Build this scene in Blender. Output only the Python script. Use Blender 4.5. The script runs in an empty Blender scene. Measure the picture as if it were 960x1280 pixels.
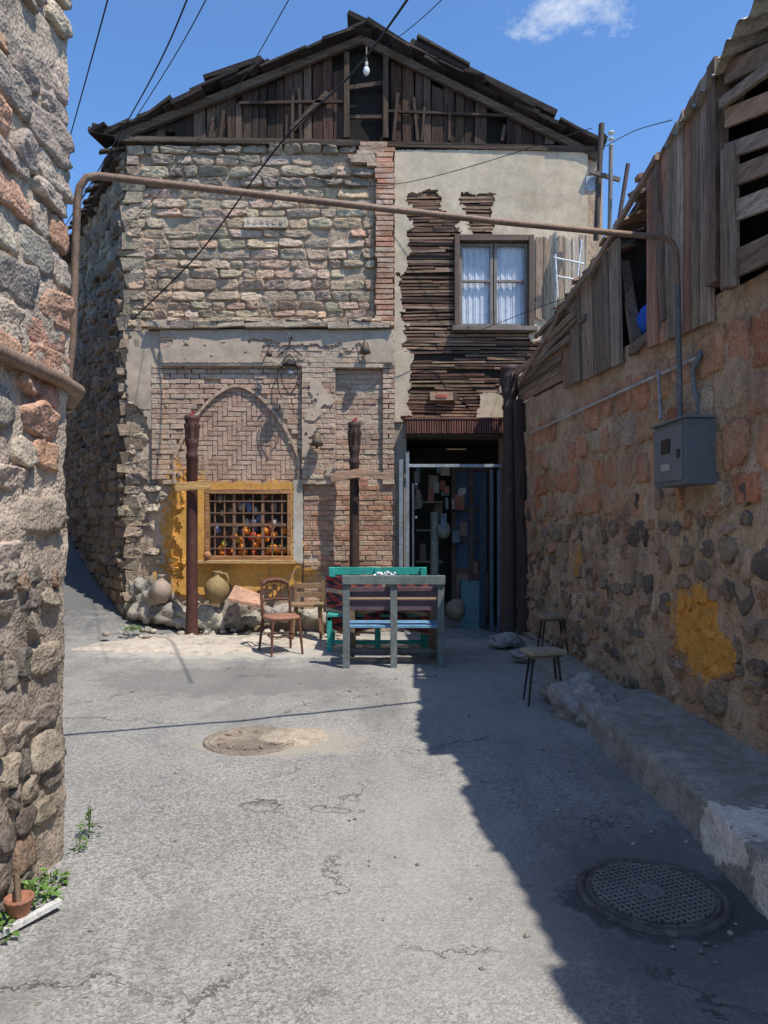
import bpy, math, random
from mathutils import Vector, noise as mn
import numpy as np
random.seed(7)
R=random.random
def U(a,b): return a+(b-a)*random.random()
CAMH=1.6; F=900.0
def P(px,py,Y): return Vector(((px-480)/F*Y, Y, CAMH+(655-py)/F*Y))
FY=10.8
def fx(px): return (px-480)*0.012
def fz(py): return CAMH+(655-py)*0.012
def RW(px,py,n=0.0):
    Y=(2.5-n)/((px-480)/F+0.053); return P(px,py,Y)
def jc(c,v=0.12,h=0.03):
    k=1+U(-v,v); return tuple(max(0.01,x*k*(1+U(-h,h))) for x in c)
def clamp(x,a,b): return max(a,min(b,x))
def hgt(x,y):
    t=(x+3.5)*-0.53+(y-9.6)*0.85
    r=0.0
    if t>0: r=0.235*(t*t/(t+0.5))
    r=min(r,3.0)
    if x>-3.3: r*=clamp(1-(x+3.3)/0.8,0,1)
    und=0.012*math.sin(x*1.3+0.5)*math.cos(y*0.9)
    return r+und

# ------------------------------------------------ geometry builder
class B:
    def __init__(s): s.v=[];s.f=[];s.c=[];s.s=[]
    def add(s,vs,fs,col,smooth=False):
        o=len(s.v); s.v.extend([tuple(v) for v in vs])
        for f in fs: s.f.append(tuple(i+o for i in f)); s.c.append(col); s.s.append(smooth)
    def box(s,c,d,col,jit=0,rot=0):
        cx,cy,cz=c; dx,dy,dz=[q/2 for q in d]; vs=[]
        ca,sa=math.cos(rot),math.sin(rot)
        for z in(-dz,dz):
            for x,y in((-dx,-dy),(dx,-dy),(dx,dy),(-dx,dy)):
                X=x+U(-jit,jit);Y=y+U(-jit,jit)
                vs.append((cx+X*ca-Y*sa,cy+X*sa+Y*ca,cz+z+U(-jit,jit)))
        s.add(vs,[(3,2,1,0),(4,5,6,7),(0,1,5,4),(1,2,6,5),(2,3,7,6),(3,0,4,7)],col)
    def slab(s,pts,off,col):
        n=len(pts); off=Vector(off); pts=[Vector(p) for p in pts]
        vs=pts+[p+off for p in pts]
        fs=[tuple(range(n)),tuple(range(2*n-1,n-1,-1))]
        for i in range(n): j=(i+1)%n; fs.append((i,i+n,j+n,j))
        s.add(vs,fs,col)
    def beam(s,a,b,w,h,col,up=(0,0,1),jit=0):
        a=Vector(a);b=Vector(b);d=(b-a).normalized();up=Vector(up)
        if abs(d.dot(up))>0.97: up=Vector((0,1,0))
        x=d.cross(up).normalized(); y=x.cross(d)
        vs=[]
        for p in(a,b):
            for i,j in((-1,-1),(1,-1),(1,1),(-1,1)):
                vs.append(p+x*(i*w/2+U(-jit,jit))+y*(j*h/2+U(-jit,jit)))
        s.add(vs,[(3,2,1,0),(4,5,6,7),(0,1,5,4),(1,2,6,5),(2,3,7,6),(3,0,4,7)],col)
    def tube(s,pts,r,col,n=8,cap=True):
        pts=[Vector(p) for p in pts]; m=len(pts)
        rs=r if isinstance(r,(list,tuple)) else [r]*m
        vs=[];fs=[]; ref=None
        for i,p in enumerate(pts):
            d=(pts[min(i+1,m-1)]-pts[max(i-1,0)]).normalized()
            if ref is None:
                ref=Vector((0,0,1)) if abs(d.z)<0.9 else Vector((1,0,0))
            x=d.cross(ref).normalized(); y=x.cross(d).normalized(); ref=y
            for k in range(n):
                a=2*math.pi*k/n; vs.append(p+(x*math.cos(a)+y*math.sin(a))*rs[i])
        for i in range(m-1):
            for k in range(n):
                k2=(k+1)%n; fs.append((i*n+k,i*n+k2,(i+1)*n+k2,(i+1)*n+k))
        s.add(vs,fs,col,True)
        if cap:
            s.add(vs[:n],[tuple(range(n))[::-1]],col); s.add(vs[-n:],[tuple(range(n))],col)
    def lathe(s,prof,o,col,n=20):
        vs=[];ox,oy,oz=o;fs=[]
        for r,z in prof:
            for k in range(n):
                a=2*math.pi*k/n; vs.append((ox+r*math.cos(a),oy+r*math.sin(a),oz+z))
        for i in range(len(prof)-1):
            for k in range(n):
                k2=(k+1)%n; fs.append((i*n+k,i*n+k2,(i+1)*n+k2,(i+1)*n+k))
        s.add(vs,fs,col,True)
    def ball(s,c,r,col,sc=(1,1,1),n=12,m=8,nz=0,sd=0):
        vs=[];fs=[]
        for i in range(m+1):
            t=math.pi*i/m
            for k in range(n):
                a=2*math.pi*k/n
                d=Vector((math.sin(t)*math.cos(a),math.sin(t)*math.sin(a),math.cos(t)))
                rr=r*(1+nz*(mn.noise(d*1.6+Vector((sd,sd*2,0)))+0.5*mn.noise(d*4+Vector((sd,0,sd)))))
                vs.append((c[0]+d.x*rr*sc[0],c[1]+d.y*rr*sc[1],c[2]+d.z*rr*sc[2]))
        for i in range(m):
            for k in range(n):
                k2=(k+1)%n; fs.append((i*n+k,(i+1)*n+k,(i+1)*n+k2,i*n+k2))
        s.add(vs,fs,col,True)
    def stone(s,fr,u,v,w,h,d,col,p=5,jit=0.05,n=20,base=-0.03,rg=1.0):
        O,Uv,Nv=fr; tilt=U(-.45,.45)*d; tl2=U(-.45,.45)*d; vs=[]
        sx=U(-.10,.10); sy=U(-.08,.08); tp=U(-.12,.12); sk=U(-.15,.15)
        seed=Vector((U(0,50),U(0,50),0))
        for sc,dd in((1.0,base),(1.0,d*.62),(.955,d*.95),(.75,d),(.4,d)):
            for k in range(n):
                a=2*math.pi*(k+.5)/n; c,sn=math.cos(a),math.sin(a)
                r=(abs(c)**p+abs(sn)**p)**(-1/p)
                r*=1+jit*2.2*mn.noise(seed+Vector((c*1.7,sn*1.7,0)))
                x=c*r*sc;y=sn*r*sc
                x2=x*(1+tp*y)+sk*y*h/w; y2=y*(1+sx*x)+sy*x
                q=seed+Vector((x2*w*9,y2*h*9,0))
                nn=dd+((tilt*x+tl2*y+rg*(.5*d*mn.noise(q)+.35*d*mn.noise(q*2.7))) if dd>0 else 0)
                vs.append(O+Uv*(u+x2*w/2)+Vector((0,0,v+y2*h/2))+Nv*nn)
        vs.append(O+Uv*u+Vector((0,0,v))+Nv*d*U(.85,1.1))
        fs=[]
        for i in range(4):
            for k in range(n):
                k2=(k+1)%n; fs.append((i*n+k,i*n+k2,(i+1)*n+k2,(i+1)*n+k))
        for k in range(n): fs.append((4*n+k,4*n+(k+1)%n,5*n))
        s.add(vs,fs,col,True)
    def sheet(s,fr,u0,u1,v0,v1,st,amp,col,fz=2.5,base=0,topf=None):
        O,Uv,Nv=fr; nu=max(1,int((u1-u0)/st));nv=max(1,int((v1-v0)/st)); vs=[];fs=[]
        for j in range(nv+1):
            for i in range(nu+1):
                u=u0+(u1-u0)*i/nu; a=v0; b=topf(u) if topf else v1
                v=a+(b-a)*j/nv
                q=O+Uv*u+Vector((0,0,v))
                nn=base+amp*(.8*mn.noise(q*fz)+.6*mn.noise(q*fz*3.1)+.5*mn.noise(q*fz*8))
                vs.append(q+Nv*nn)
        for j in range(nv):
            for i in range(nu):
                k=j*(nu+1)+i; fs.append((k,k+1,k+nu+2,k+nu+1))
        s.add(vs,fs,col,True)
    def build(s,name,mat,parent=None,bevel=0):
        me=bpy.data.meshes.new(name); me.from_pydata(s.v,[],s.f)
        me.polygons.foreach_set('use_smooth',s.s)
        at=me.color_attributes.new('Col','FLOAT_COLOR','CORNER')
        tot=np.array([len(f) for f in s.f]); cc=np.array([(c[0],c[1],c[2],1.0) for c in s.c],dtype=np.float32)
        at.data.foreach_set('color',np.repeat(cc,tot,axis=0).ravel())
        me.materials.append(mat); me.update()
        ob=bpy.data.objects.new(name,me); bpy.context.scene.collection.objects.link(ob)
        if parent: ob.parent=parent
        if bevel:
            m=ob.modifiers.new('bev','BEVEL'); m.width=bevel; m.segments=2; m.limit_method='ANGLE'
        return ob
def empty(name):
    e=bpy.data.objects.new(name,None); bpy.context.scene.collection.objects.link(e); return e

# ------------------------------------------------ materials
def nd(nt,t,props=None,**ins):
    n=nt.nodes.new(t)
    for k,v in (props or {}).items(): setattr(n,k,v)
    for k,v in ins.items():
        k=int(k[1:]) if k[0]=='_' else k
        if isinstance(v,bpy.types.NodeSocket): nt.links.new(v,n.inputs[k])
        else: n.inputs[k].default_value=v
    return n
def MA(nt,op,a,b=0.0,c=0.0): return nd(nt,'ShaderNodeMath',{'operation':op},_0=a,_1=b,_2=c).outputs[0]
def VM(nt,op,a,b=(0,0,0)):
    n=nd(nt,'ShaderNodeVectorMath',{'operation':op},_0=a)
    if op=='SCALE':
        if isinstance(b,bpy.types.NodeSocket): nt.links.new(b,n.inputs['Scale'])
        else: n.inputs['Scale'].default_value=b
        return n.outputs[0]
    if isinstance(b,bpy.types.NodeSocket): nt.links.new(b,n.inputs[1])
    else: n.inputs[1].default_value=b
    return n.outputs['Value'] if op in('LENGTH','DISTANCE') else n.outputs[0]
def MR(nt,v,a,b,c=0.0,d=1.0): return nd(nt,'ShaderNodeMapRange',{'clamp':True},_0=v,_1=a,_2=b,_3=c,_4=d).outputs[0]
def NZ(nt,vec,sc,det=3,ro=.6): return nd(nt,'ShaderNodeTexNoise',None,Vector=vec,Scale=sc,Detail=float(det),Roughness=ro).outputs['Fac']
def MX(nt,f,a,b,mode='MIX'):
    n=nt.nodes.new('ShaderNodeMix'); n.data_type='RGBA'; n.blend_type=mode
    for i,v in((0,f),(6,a),(7,b)):
        if isinstance(v,bpy.types.NodeSocket): nt.links.new(v,n.inputs[i])
        else: n.inputs[i].default_value=(tuple(v)+(1,)) if i>0 and len(v)==3 else v
    return n.outputs[2]
def std(name,col=None,lo=.6,hi=1.35,s1=2.5,s2=22,s3=110,bump=.6,bd=.012,rough=.92,metal=0,stretch=(1,1,1),
        stains=(),masks=(),spec=.3,extra=None,tint=None):
    m=bpy.data.materials.new(name); m.use_nodes=True; nt=m.node_tree
    bs=nt.nodes['Principled BSDF']
    pos=nd(nt,'ShaderNodeNewGeometry').outputs['Position']
    v=VM(nt,'MULTIPLY',pos,stretch) if stretch!=(1,1,1) else pos
    n1=NZ(nt,v,s1,2);n2=NZ(nt,v,s2,3,.7);n3=NZ(nt,v,s3,0)
    f=MA(nt,'ADD',MA(nt,'MULTIPLY',n1,.35),MA(nt,'ADD',MA(nt,'MULTIPLY',n2,.4),MA(nt,'MULTIPLY',n3,.25)))
    f=MR(nt,f,.38,.62,lo,hi)
    if col is None: c=nd(nt,'ShaderNodeAttribute',{'attribute_name':'Col'}).outputs['Color']
    else: c=nd(nt,'ShaderNodeRGB').outputs[0]; c.default_value=tuple(col)+(1,)
    c=VM(nt,'SCALE',c,f)
    for (sc,scale,amt,th) in stains:
        k=MR(nt,NZ(nt,v,scale,4,.7),th,th+.1,0,amt); c=MX(nt,k,c,VM(nt,'SCALE',tuple(sc),MR(nt,n2,.3,.7,.8,1.2)))
    if masks:
        wob=MA(nt,'ADD',MA(nt,'MULTIPLY',MA(nt,'SUBTRACT',NZ(nt,pos,4,4,.7),.5),1.8),MA(nt,'MULTIPLY',MA(nt,'SUBTRACT',n2,.5),1.2))
    for (ce,ra,mc,amt) in masks:
        d=VM(nt,'LENGTH',VM(nt,'MULTIPLY',VM(nt,'SUBTRACT',pos,ce),tuple(1/q for q in ra)))
        k=MR(nt,MA(nt,'ADD',d,wob),.9,1.02,amt,0)
        c=MX(nt,k,c,VM(nt,'SCALE',tuple(mc),MR(nt,n2,.3,.7,.75,1.2)))
    if tint: c=VM(nt,'MULTIPLY',c,tint)
    hh=MA(nt,'ADD',MA(nt,'MULTIPLY',n2,.75),MA(nt,'MULTIPLY',n3,.25))
    if extra: c,hh=extra(nt,pos,c,hh,n1,n2,n3)
    b=nd(nt,'ShaderNodeBump',None,Strength=bump,Distance=bd,Height=hh)
    nt.links.new(b.outputs[0],bs.inputs['Normal']); nt.links.new(c,bs.inputs['Base Color'])
    bs.inputs['Roughness'].default_value=rough; bs.inputs['Metallic'].default_value=metal
    bs.inputs['Specular IOR Level'].default_value=spec
    return m
WT=(1.08,.965,.83); WT2=(1.04,.98,.90)
OCH=(.66,.35,.085)
M_stone=std('stone_blocks',bump=1,bd=.028,s2=13,s3=60,lo=.62,hi=1.3,tint=WT,stains=[((.15,.135,.12),7,.5,.58),((.46,.39,.32),3.5,.5,.56)])
M_left=std('tuff_blocks',bump=1,bd=.022,s2=15,s3=70,lo=.62,hi=1.28,tint=WT2,stains=[((.17,.15,.135),6,.55,.56),((.50,.43,.36),3,.45,.57)])
M_rwall=std('rubble_wall',bump=1,bd=.028,s2=12,s3=55,lo=.62,hi=1.3,tint=WT,stains=[((.42,.335,.255),4.5,.6,.53),((.40,.235,.16),1.3,.45,.53),((.16,.14,.12),2.2,.35,.58)],
    masks=[(P(840,778,5.15)+Vector((.15,0,0)),(.6,.36,.26),OCH,1.0),(P(876,815,4.95)+Vector((.1,0,0)),(.5,.32,.2),OCH,1.0),(P(720,700,7.7)+Vector((.1,0,0)),(.5,.14,.17),(.5,.27,.07),.8)])
M_facade=std('facade_brick',bump=1,bd=.018,s2=15,s3=70,lo=.68,hi=1.3,tint=WT2,stains=[((.50,.41,.325),3.2,.7,.49),((.20,.165,.14),5,.4,.59)],
    masks=[((fx(235),FY,fz(668)),(.38,1,.95),OCH,1.0),((fx(300),FY,fz(722)),(1.15,1,.28),OCH,1.0)])
M_mortar=std('mortar',col=(.40,.33,.26),bump=1,bd=.02,stains=[((.18,.16,.14),5,.5,.55)],tint=WT)
M_plaster=std('old_plaster',bump=.4,bd=.008,s1=.9,s2=9,lo=.78,hi=1.18,tint=WT2,stains=[((.40,.32,.225),1.1,.6,.53),((.22,.185,.145),8,.3,.63)])
M_ochre=std('ochre_paint',bump=.8,bd=.015,s2=14,lo=.75,hi=1.2,stains=[((.50,.40,.28),6,.6,.58),((.36,.17,.05),3,.5,.58)])
M_woodv=std('weathered_wood_v',stretch=(12,12,.6),s1=1.5,s2=6,s3=22,bump=1,bd=.012,lo=.45,hi=1.5,tint=WT2)
M_woodh=std('weathered_wood_h',stretch=(.6,12,12),s1=1.5,s2=6,s3=22,bump=1,bd=.01,lo=.45,hi=1.5,tint=WT2)
M_woody=std('weathered_wood_y',stretch=(12,.6,12),s1=1.5,s2=6,s3=22,bump=1,bd=.012,lo=.5,hi=1.45,tint=WT2)
M_paint=std('painted_wood',s1=4,s2=25,bump=.35,bd=.004,lo=.7,hi=1.25,rough=.65,stains=[((.12,.10,.08),14,.55,.57)])
M_metal=std('rusty_metal',s1=5,s2=40,bump=.4,bd=.004,lo=.6,hi=1.3,rough=.6,metal=.1,stains=[((.12,.06,.04),16,.5,.58)])
M_box=std('grey_enamel',s1=3,s2=30,bump=.15,bd=.002,lo=.85,hi=1.12,rough=.5,stains=[((.2,.13,.09),9,.35,.66)])
M_iron=std('cast_iron',s1=6,s2=60,bump=.5,bd=.004,lo=.7,hi=1.3,rough=.6,metal=.2,stains=[((.2,.19,.17),12,.6,.5)])
M_conc=std('rough_concrete',bump=1,bd=.03,s2=10,s3=60,lo=.72,hi=1.25,tint=WT2,stains=[((.19,.18,.165),4,.6,.56),((.40,.365,.32),2.5,.5,.56)],
    masks=[(Vector((1.62,3.42,.13)),(.28,.26,.13),(.70,.67,.61),1.0),(Vector((1.60,2.98,.1)),(.2,.15,.1),(.66,.63,.57),1.0)])
M_dark=std('dark_interior',bump=.2)
M_fruit=std('fruit_and_ornaments',bump=.2,bd=.003,lo=.8,hi=1.2,rough=.5)
M_cloth=std('textile',bump=.4,bd=.004,lo=.8,hi=1.2,s2=50,s3=200)
M_leaf=std('leaves',bump=.2,bd=.003,lo=.7,hi=1.3,rough=.6)
M_clay=std('clay',bump=.4,bd=.006,lo=.7,hi=1.25,rough=.7)
M_wire=std('black_cable',col=(.02,.02,.02),bump=.1,rough=.6)
def glassm():
    m=bpy.data.materials.new('window_glass'); m.use_nodes=True; b=m.node_tree.nodes['Principled BSDF']
    b.inputs['Alpha'].default_value=.12; b.inputs['Roughness'].default_value=.03
    b.inputs['Base Color'].default_value=(.3,.35,.4,1); return m
M_glass=glassm()
def gex(nt,pos,c,hh,n1,n2,n3):
    vor=nd(nt,'ShaderNodeTexVoronoi',None,Vector=pos,Scale=105.0)
    sp=nd(nt,'ShaderNodeSeparateColor',None,_0=vor.outputs['Color']).outputs[0]
    c=VM(nt,'SCALE',c,MR(nt,sp,0,1,.62,1.38))
    du=MR(nt,NZ(nt,VM(nt,'MULTIPLY',pos,(1,.45,1)),.9,4,.65),.48,.62,0,.5); c=MX(nt,du,c,(.375,.345,.30))
    dk=MR(nt,NZ(nt,VM(nt,'ADD',VM(nt,'MULTIPLY',pos,(1.3,.4,1)),(9,3,0)),.8,4,.65),.49,.64,0,.6); c=MX(nt,dk,c,(.155,.15,.142))
    st=MR(nt,NZ(nt,VM(nt,'ADD',pos,(3,1,0)),7,4,.75),.58,.70,0,.5); c=MX(nt,st,c,(.11,.105,.10))
    w5=MA(nt,'SUBTRACT',NZ(nt,pos,5,4,.75),.5)
    wp=VM(nt,'ADD',pos,VM(nt,'SCALE',nd(nt,'ShaderNodeTexNoise',None,Vector=pos,Scale=4.0,Detail=5.0,Roughness=.7).outputs['Color'],.6))
    cr=nd(nt,'ShaderNodeTexVoronoi',{'feature':'DISTANCE_TO_EDGE'},Vector=wp,Scale=.6).outputs['Distance']
    gate=MR(nt,NZ(nt,pos,1.1,1),.50,.58,0,1)
    k=MA(nt,'MULTIPLY',MR(nt,cr,.001,.006,1,0),gate)
    c=MX(nt,MA(nt,'MULTIPLY',k,.6),c,(.07,.065,.06)); hh=MA(nt,'SUBTRACT',hh,MA(nt,'MULTIPLY',k,.8))
    def ell(cx,cy,rx,ry,wb=.5):
        d=VM(nt,'LENGTH',VM(nt,'MULTIPLY',VM(nt,'SUBTRACT',pos,(cx,cy,0)),(1/rx,1/ry,0)))
        return MA(nt,'ADD',d,MA(nt,'MULTIPLY',w5,wb*2))
    for (x,y,rx,ry,col,am,sf) in((-2.0,9.3,1.9,.85,(.48,.44,.38),.85,.2),(-.75,5.3,.62,.36,(.38,.335,.27),.85,.2),(1.5,3.05,.95,.85,(.10,.10,.10),.6,.3),(-.3,9.8,2.3,.5,(.42,.39,.35),.6,.2),(1.2,6.8,.8,1.6,(.34,.32,.29),.5,.3),(-5.5,13.2,2.6,4.0,(.10,.10,.10),.8,.3),(-1.5,7.4,1.5,.7,(.17,.165,.155),.6,.12),(.2,3.4,.55,1.3,(.36,.34,.31),.4,.3)):  # ground patches and stains; the dark far-left lane ellipse is painted-in ambient shade
        c=MX(nt,MR(nt,ell(x,y,rx,ry,.8),.95-sf,.95+sf,am,0),c,col)
    c=MX(nt,MR(nt,ell(1.20,3.08,.45,.35,.5),.9,1.0,.75,0),c,(.06,.06,.062))
    sepy=nd(nt,'ShaderNodeSeparateXYZ',None,_0=pos).outputs[1]
    for (x,y,rx,ry) in((-.68,4.06,.12,.09),(-.27,4.04,.12,.05)):
        e=ell(x,y,rx,ry,1.6)
        ring=MA(nt,'MULTIPLY',MA(nt,'MULTIPLY',MR(nt,e,.3,.95,0,1),MR(nt,e,.98,1.1,1,0)),MR(nt,sepy,y-.02,y+.04,.05,1))
        c=MX(nt,MA(nt,'MULTIPLY',ring,.75),c,(.07,.065,.06)); hh=MA(nt,'SUBTRACT',hh,MR(nt,e,.85,1.0,1.0,0))
    return c,hh
M_ground=std('worn_asphalt',col=(.285,.272,.25),lo=.8,hi=1.2,s1=1.2,s2=30,s3=160,bump=.9,bd=.014,rough=.95,extra=gex)

# ------------------------------------------------ ground
def axis(fine0,fine1,st,mid,far):
    a=list(np.arange(fine0,fine1+1e-6,st)); x=fine1; s=st
    while x<far: s*=1.25 if x>mid[1] else 1.06; x+=s; a.append(x)
    x=fine0;s=st; l=[]
    while x>-far: s*=1.25 if x<mid[0] else 1.06; x-=s; l.append(x)
    return l[::-1]+a
xs=axis(-3.5,2.6,.08,(-9,5),500); ys=axis(1,11,.08,(-3,20),500)
g=B(); vs=[(x,y,hgt(x,y)+(.008*mn.noise(Vector((x*3,y*3,0))) if abs(x)<5 and 0<y<12 else 0)) for y in ys for x in xs]; nx=len(xs)
g.add(vs,[(j*nx+i,j*nx+i+1,(j+1)*nx+i+1,(j+1)*nx+i) for j in range(len(ys)-1) for i in range(nx-1)],(.2,.2,.2),True)
g.build('ground',M_ground)

# ------------------------------------------------ HOUSE
house=empty('stone_house')
FR=(Vector((0,FY,0)),Vector((1,0,0)),Vector((0,-1,0)))
XL=-3.86; XR=3.25; ZT=7.15
WIN1=(fx(258),fx(365),fz(700),fz(612)); DOOR=(fx(508),fx(628),-.3,fz(545)); WIN2=(fx(573),fx(660),fz(411),fz(304))
def wallholes(b,x0,x1,z0,z1,y0,y1,holes,col):
    xsx=sorted(set([x0,x1]+[h[0] for h in holes]+[h[1] for h in holes])); zsx=sorted(set([z0,z1]+[h[2] for h in holes]+[h[3] for h in holes]))
    xsx=[x for x in xsx if x0<=x<=x1]; zsx=[z for z in zsx if z0<=z<=z1]
    for i in range(len(xsx)-1):
        for j in range(len(zsx)-1):
            cx=(xsx[i]+xsx[i+1])/2;cz=(zsx[j]+zsx[j+1])/2
            if any(h[0]<cx<h[1] and h[2]<cz<h[3] for h in holes): continue
            b.box((cx,(y0+y1)/2,cz),(xsx[i+1]-xsx[i],y1-y0,zsx[j+1]-zsx[j]),col)
b=B(); wallholes(b,XL+.02,XR,-.3,ZT,FY,FY+.4,[WIN1,DOOR,WIN2],(.3,.25,.2)); b.build('masonry_core',M_mortar,house)
TAN=(.45,.375,.30); GRY=(.32,.285,.245); PNK=(.47,.35,.265); MCL=(.36,.30,.24)
# upper coursed rubble
b=B(); b.sheet(FR,XL,fx(468),fz(412),fz(178),.04,.016,MCL,base=.014)
z=fz(410)
while z<fz(184):
    h=U(.11,.185); u=XL+U(0,.1)
    while u<fx(466):
        w=U(.18,.52) if h>.13 else U(.14,.36)
        if u+w>fx(468): w=fx(469)-u
        if w<.07: break
        top=z>fz(240); c=random.choice([TAN,TAN,(.40,.34,.27),PNK,(.38,.325,.265),(.43,.33,.26)]) if not top else random.choice([GRY,GRY,TAN,(.25,.225,.2)])
        hh_=h*U(.84,1.04)
        if R()>.04: b.stone(FR,u+w/2,z+h/2+U(-.012,.012),w-U(.008,.03),hh_-U(.006,.02),U(.03,.06)*(1.5 if top else 1),jc(c,.16,.05),p=random.choice([4,6,9]),jit=.06,rg=.8)
        u+=w
    z+=h
b.box((fx(333),FY-.07,fz(281)),(.62,.06,.14),(.56,.50,.43),jit=.006)
for i in range(6): b.box((fx(312+i*8),FY-.103,fz(281)),(.04,.008,.06),(.4,.33,.27),jit=.006)
b.build('upper_stone_masonry',M_stone,house)
# lower left rubble
b=B(); b.sheet(FR,XL,fx(262),.0,fz(412),.04,.035,(.43,.36,.29),base=.03)
z=.15
while z<fz(425):
    h=U(.1,.22); u=XL+U(0,0.05); lim=fx(203) if z>fz(600) else fx(232)
    while u<lim:
        w=U(.1,.34)
        if R()>.3: b.stone(FR,u+w/2,z+h/2+U(-.03,.03),w*U(.8,.98),h*U(.8,.98),U(.035,.085),jc(random.choice([TAN,GRY,(.46,.40,.33),(.27,.24,.21)]),.18,.04),p=random.choice([2.6,3.5,5]),jit=.12)
        u+=w
    z+=h
b.build('lower_rubble_masonry',M_facade,house)
def bricks(b,x0,x1,z0,z1,n,h,w,colf,dep=.05,keep=None,gap=.010,fr=FR):
    z=z0;r=0
    while z+h*.6<z1:
        x=x0-(w*.5 if r%2 else 0)
        while x<x1-.02:
            a=max(x,x0);e=min(x+w,x1); cx=(a+e)/2;cz=z+h/2
            if e-a>.03 and (keep is None or keep(cx,cz)) and R()>.02:
                O,Uv,Nv=fr; c=O+Uv*cx+Vector((0,0,cz))+Nv*(n-dep/2+U(-.007,.007)+.009*mn.noise(Vector((cx*2,0,cz*2))))
                b.box(c,(e-a-gap,dep,h-gap),colf(),jit=.0035)
            x+=w*U(.93,1.07)
        z+=h;r+=1
def slabN(b,x0,x1,z0,z1,n,col): b.sheet(FR,x0,x1,z0,z1,.035,.008,col,base=n)
PB=lambda: jc(random.choice([(.47,.365,.29),(.44,.325,.255),(.49,.40,.32),(.43,.30,.23)]),.10,.03)
RB=lambda: jc(random.choice([(.43,.235,.16),(.41,.27,.2),(.47,.32,.235),(.36,.22,.165)]),.15,.04)
b=B()
MC=(.47,.395,.32)
slabN(b,fx(190),fx(492),fz(606),fz(412),.024,MC)
slabN(b,fx(203),fx(494),fz(458),fz(414),.120,MC)
slabN(b,fx(379),fx(420),fz(606),fz(456),.128,MC)
slabN(b,fx(380),fx(494),.0,fz(604),.042,(.50,.42,.345))
ax=fx(297); ah=fx(372)-ax; zs=fz(575); zb=fz(606); za=fz(486)
def inarch(x,z,g=0):
    t=abs(x-ax)/(ah+g)
    if t>=1 or z<zb: return False
    top=zs+(za+g-zs)*(1-t**1.75)**.85
    return z<top
bricks(b,fx(205),fx(378),zb,fz(456),.075,.075,.21,PB,dep=.09,keep=lambda x,z: not inarch(x,z,.06))
s=.0725; L=3
def hb(ix,iz,vert):
    if vert: cx=ax-1.6+(ix+.5)*s; cz=zb+(iz+L/2)*s; d=(s-.012,.05,L*s-.012)
    else: cx=ax-1.6+(ix+L/2)*s; cz=zb+(iz+.5)*s; d=(L*s-.012,.05,s-.012)
    if inarch(cx,cz,.02) : b.box((cx,FY-.018+U(-.004,.004),cz),d,jc((.44,.31,.24),.12,.03),jit=.002)
for k in range(-30,60):
    for m in range(-12,24):
        ix=k+m*L; iz=k-m*L
        if 0<=ix<60 and -4<=iz<40: hb(ix,iz,False)
        if 0<=ix+L<60 and -4<=iz<40: hb(ix+L,iz-L+1,True) 
N_=40
for sgn in(-1,1):
    pr=None
    for i in range(N_+1):
        t=1-(i/N_)**1.4; x=ax+sgn*(ah+.03)*t; zz=zs+(za+.03-zs)*(1-t**1.75)**.85
        if pr: b.beam((pr[0],FY-.052,pr[1]),(x,FY-.052,zz),.075,.045,jc((.47,.36,.28),.12),up=(0,0,1),jit=.003)
        pr=(x,zz)
    b.beam((ax+sgn*(ah+.03),FY-.052,zb),(ax+sgn*(ah+.03),FY-.052,zs),.045,.075,(.44,.35,.28),up=(0,1,0))
bricks(b,fx(203),fx(492),fz(456),fz(416),.13,.082,.24,PB,dep=.14)
bricks(b,fx(378),fx(420),zb,fz(456),.14,.075,.21,PB,dep=.14)
bricks(b,fx(478),fx(493),zb,fz(456),.10,.075,.18,PB,dep=.1)
bricks(b,fx(420),fx(478),zb,fz(460),.036,.075,.21,PB,dep=.04)
b.box((fx(449),FY-.1,fz(460)),(.72,.12,.05),(.47,.40,.33),jit=.005)
b.box((fx(291),FY-.10,fz(458)),(2.1,.08,.04),(.47,.40,.33),jit=.005)
bricks(b,fx(192),fx(206),fz(600),fz(456),.11,.075,.17,PB,dep=.1)
bricks(b,fx(380),fx(495),.15,zb,.058,.075,.235,RB,dep=.05)
z=fz(410)
while z<fz(190):
    o=U(-.015,.015); b.box((fx(481)+o,FY-.06,z+.035),(.27+U(-.03,.02),.16,.062),jc(random.choice([(.46,.24,.16),(.44,.27,.19),(.40,.215,.14),(.48,.34,.26)]),.12),jit=.004); z+=.078
b.box((fx(481),FY-.03,fz(300)),(.22,.1,fz(190)-fz(410)),(.5,.43,.36))
for i in range(6):
    b.box((fx(462+U(-10,14)),FY-.07,fz(186+i*5)),(.4,.14,.06),jc((.40,.27,.2),.15),jit=.006)
b.build('arched_brick_panel',M_facade,house,bevel=.005)
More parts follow.
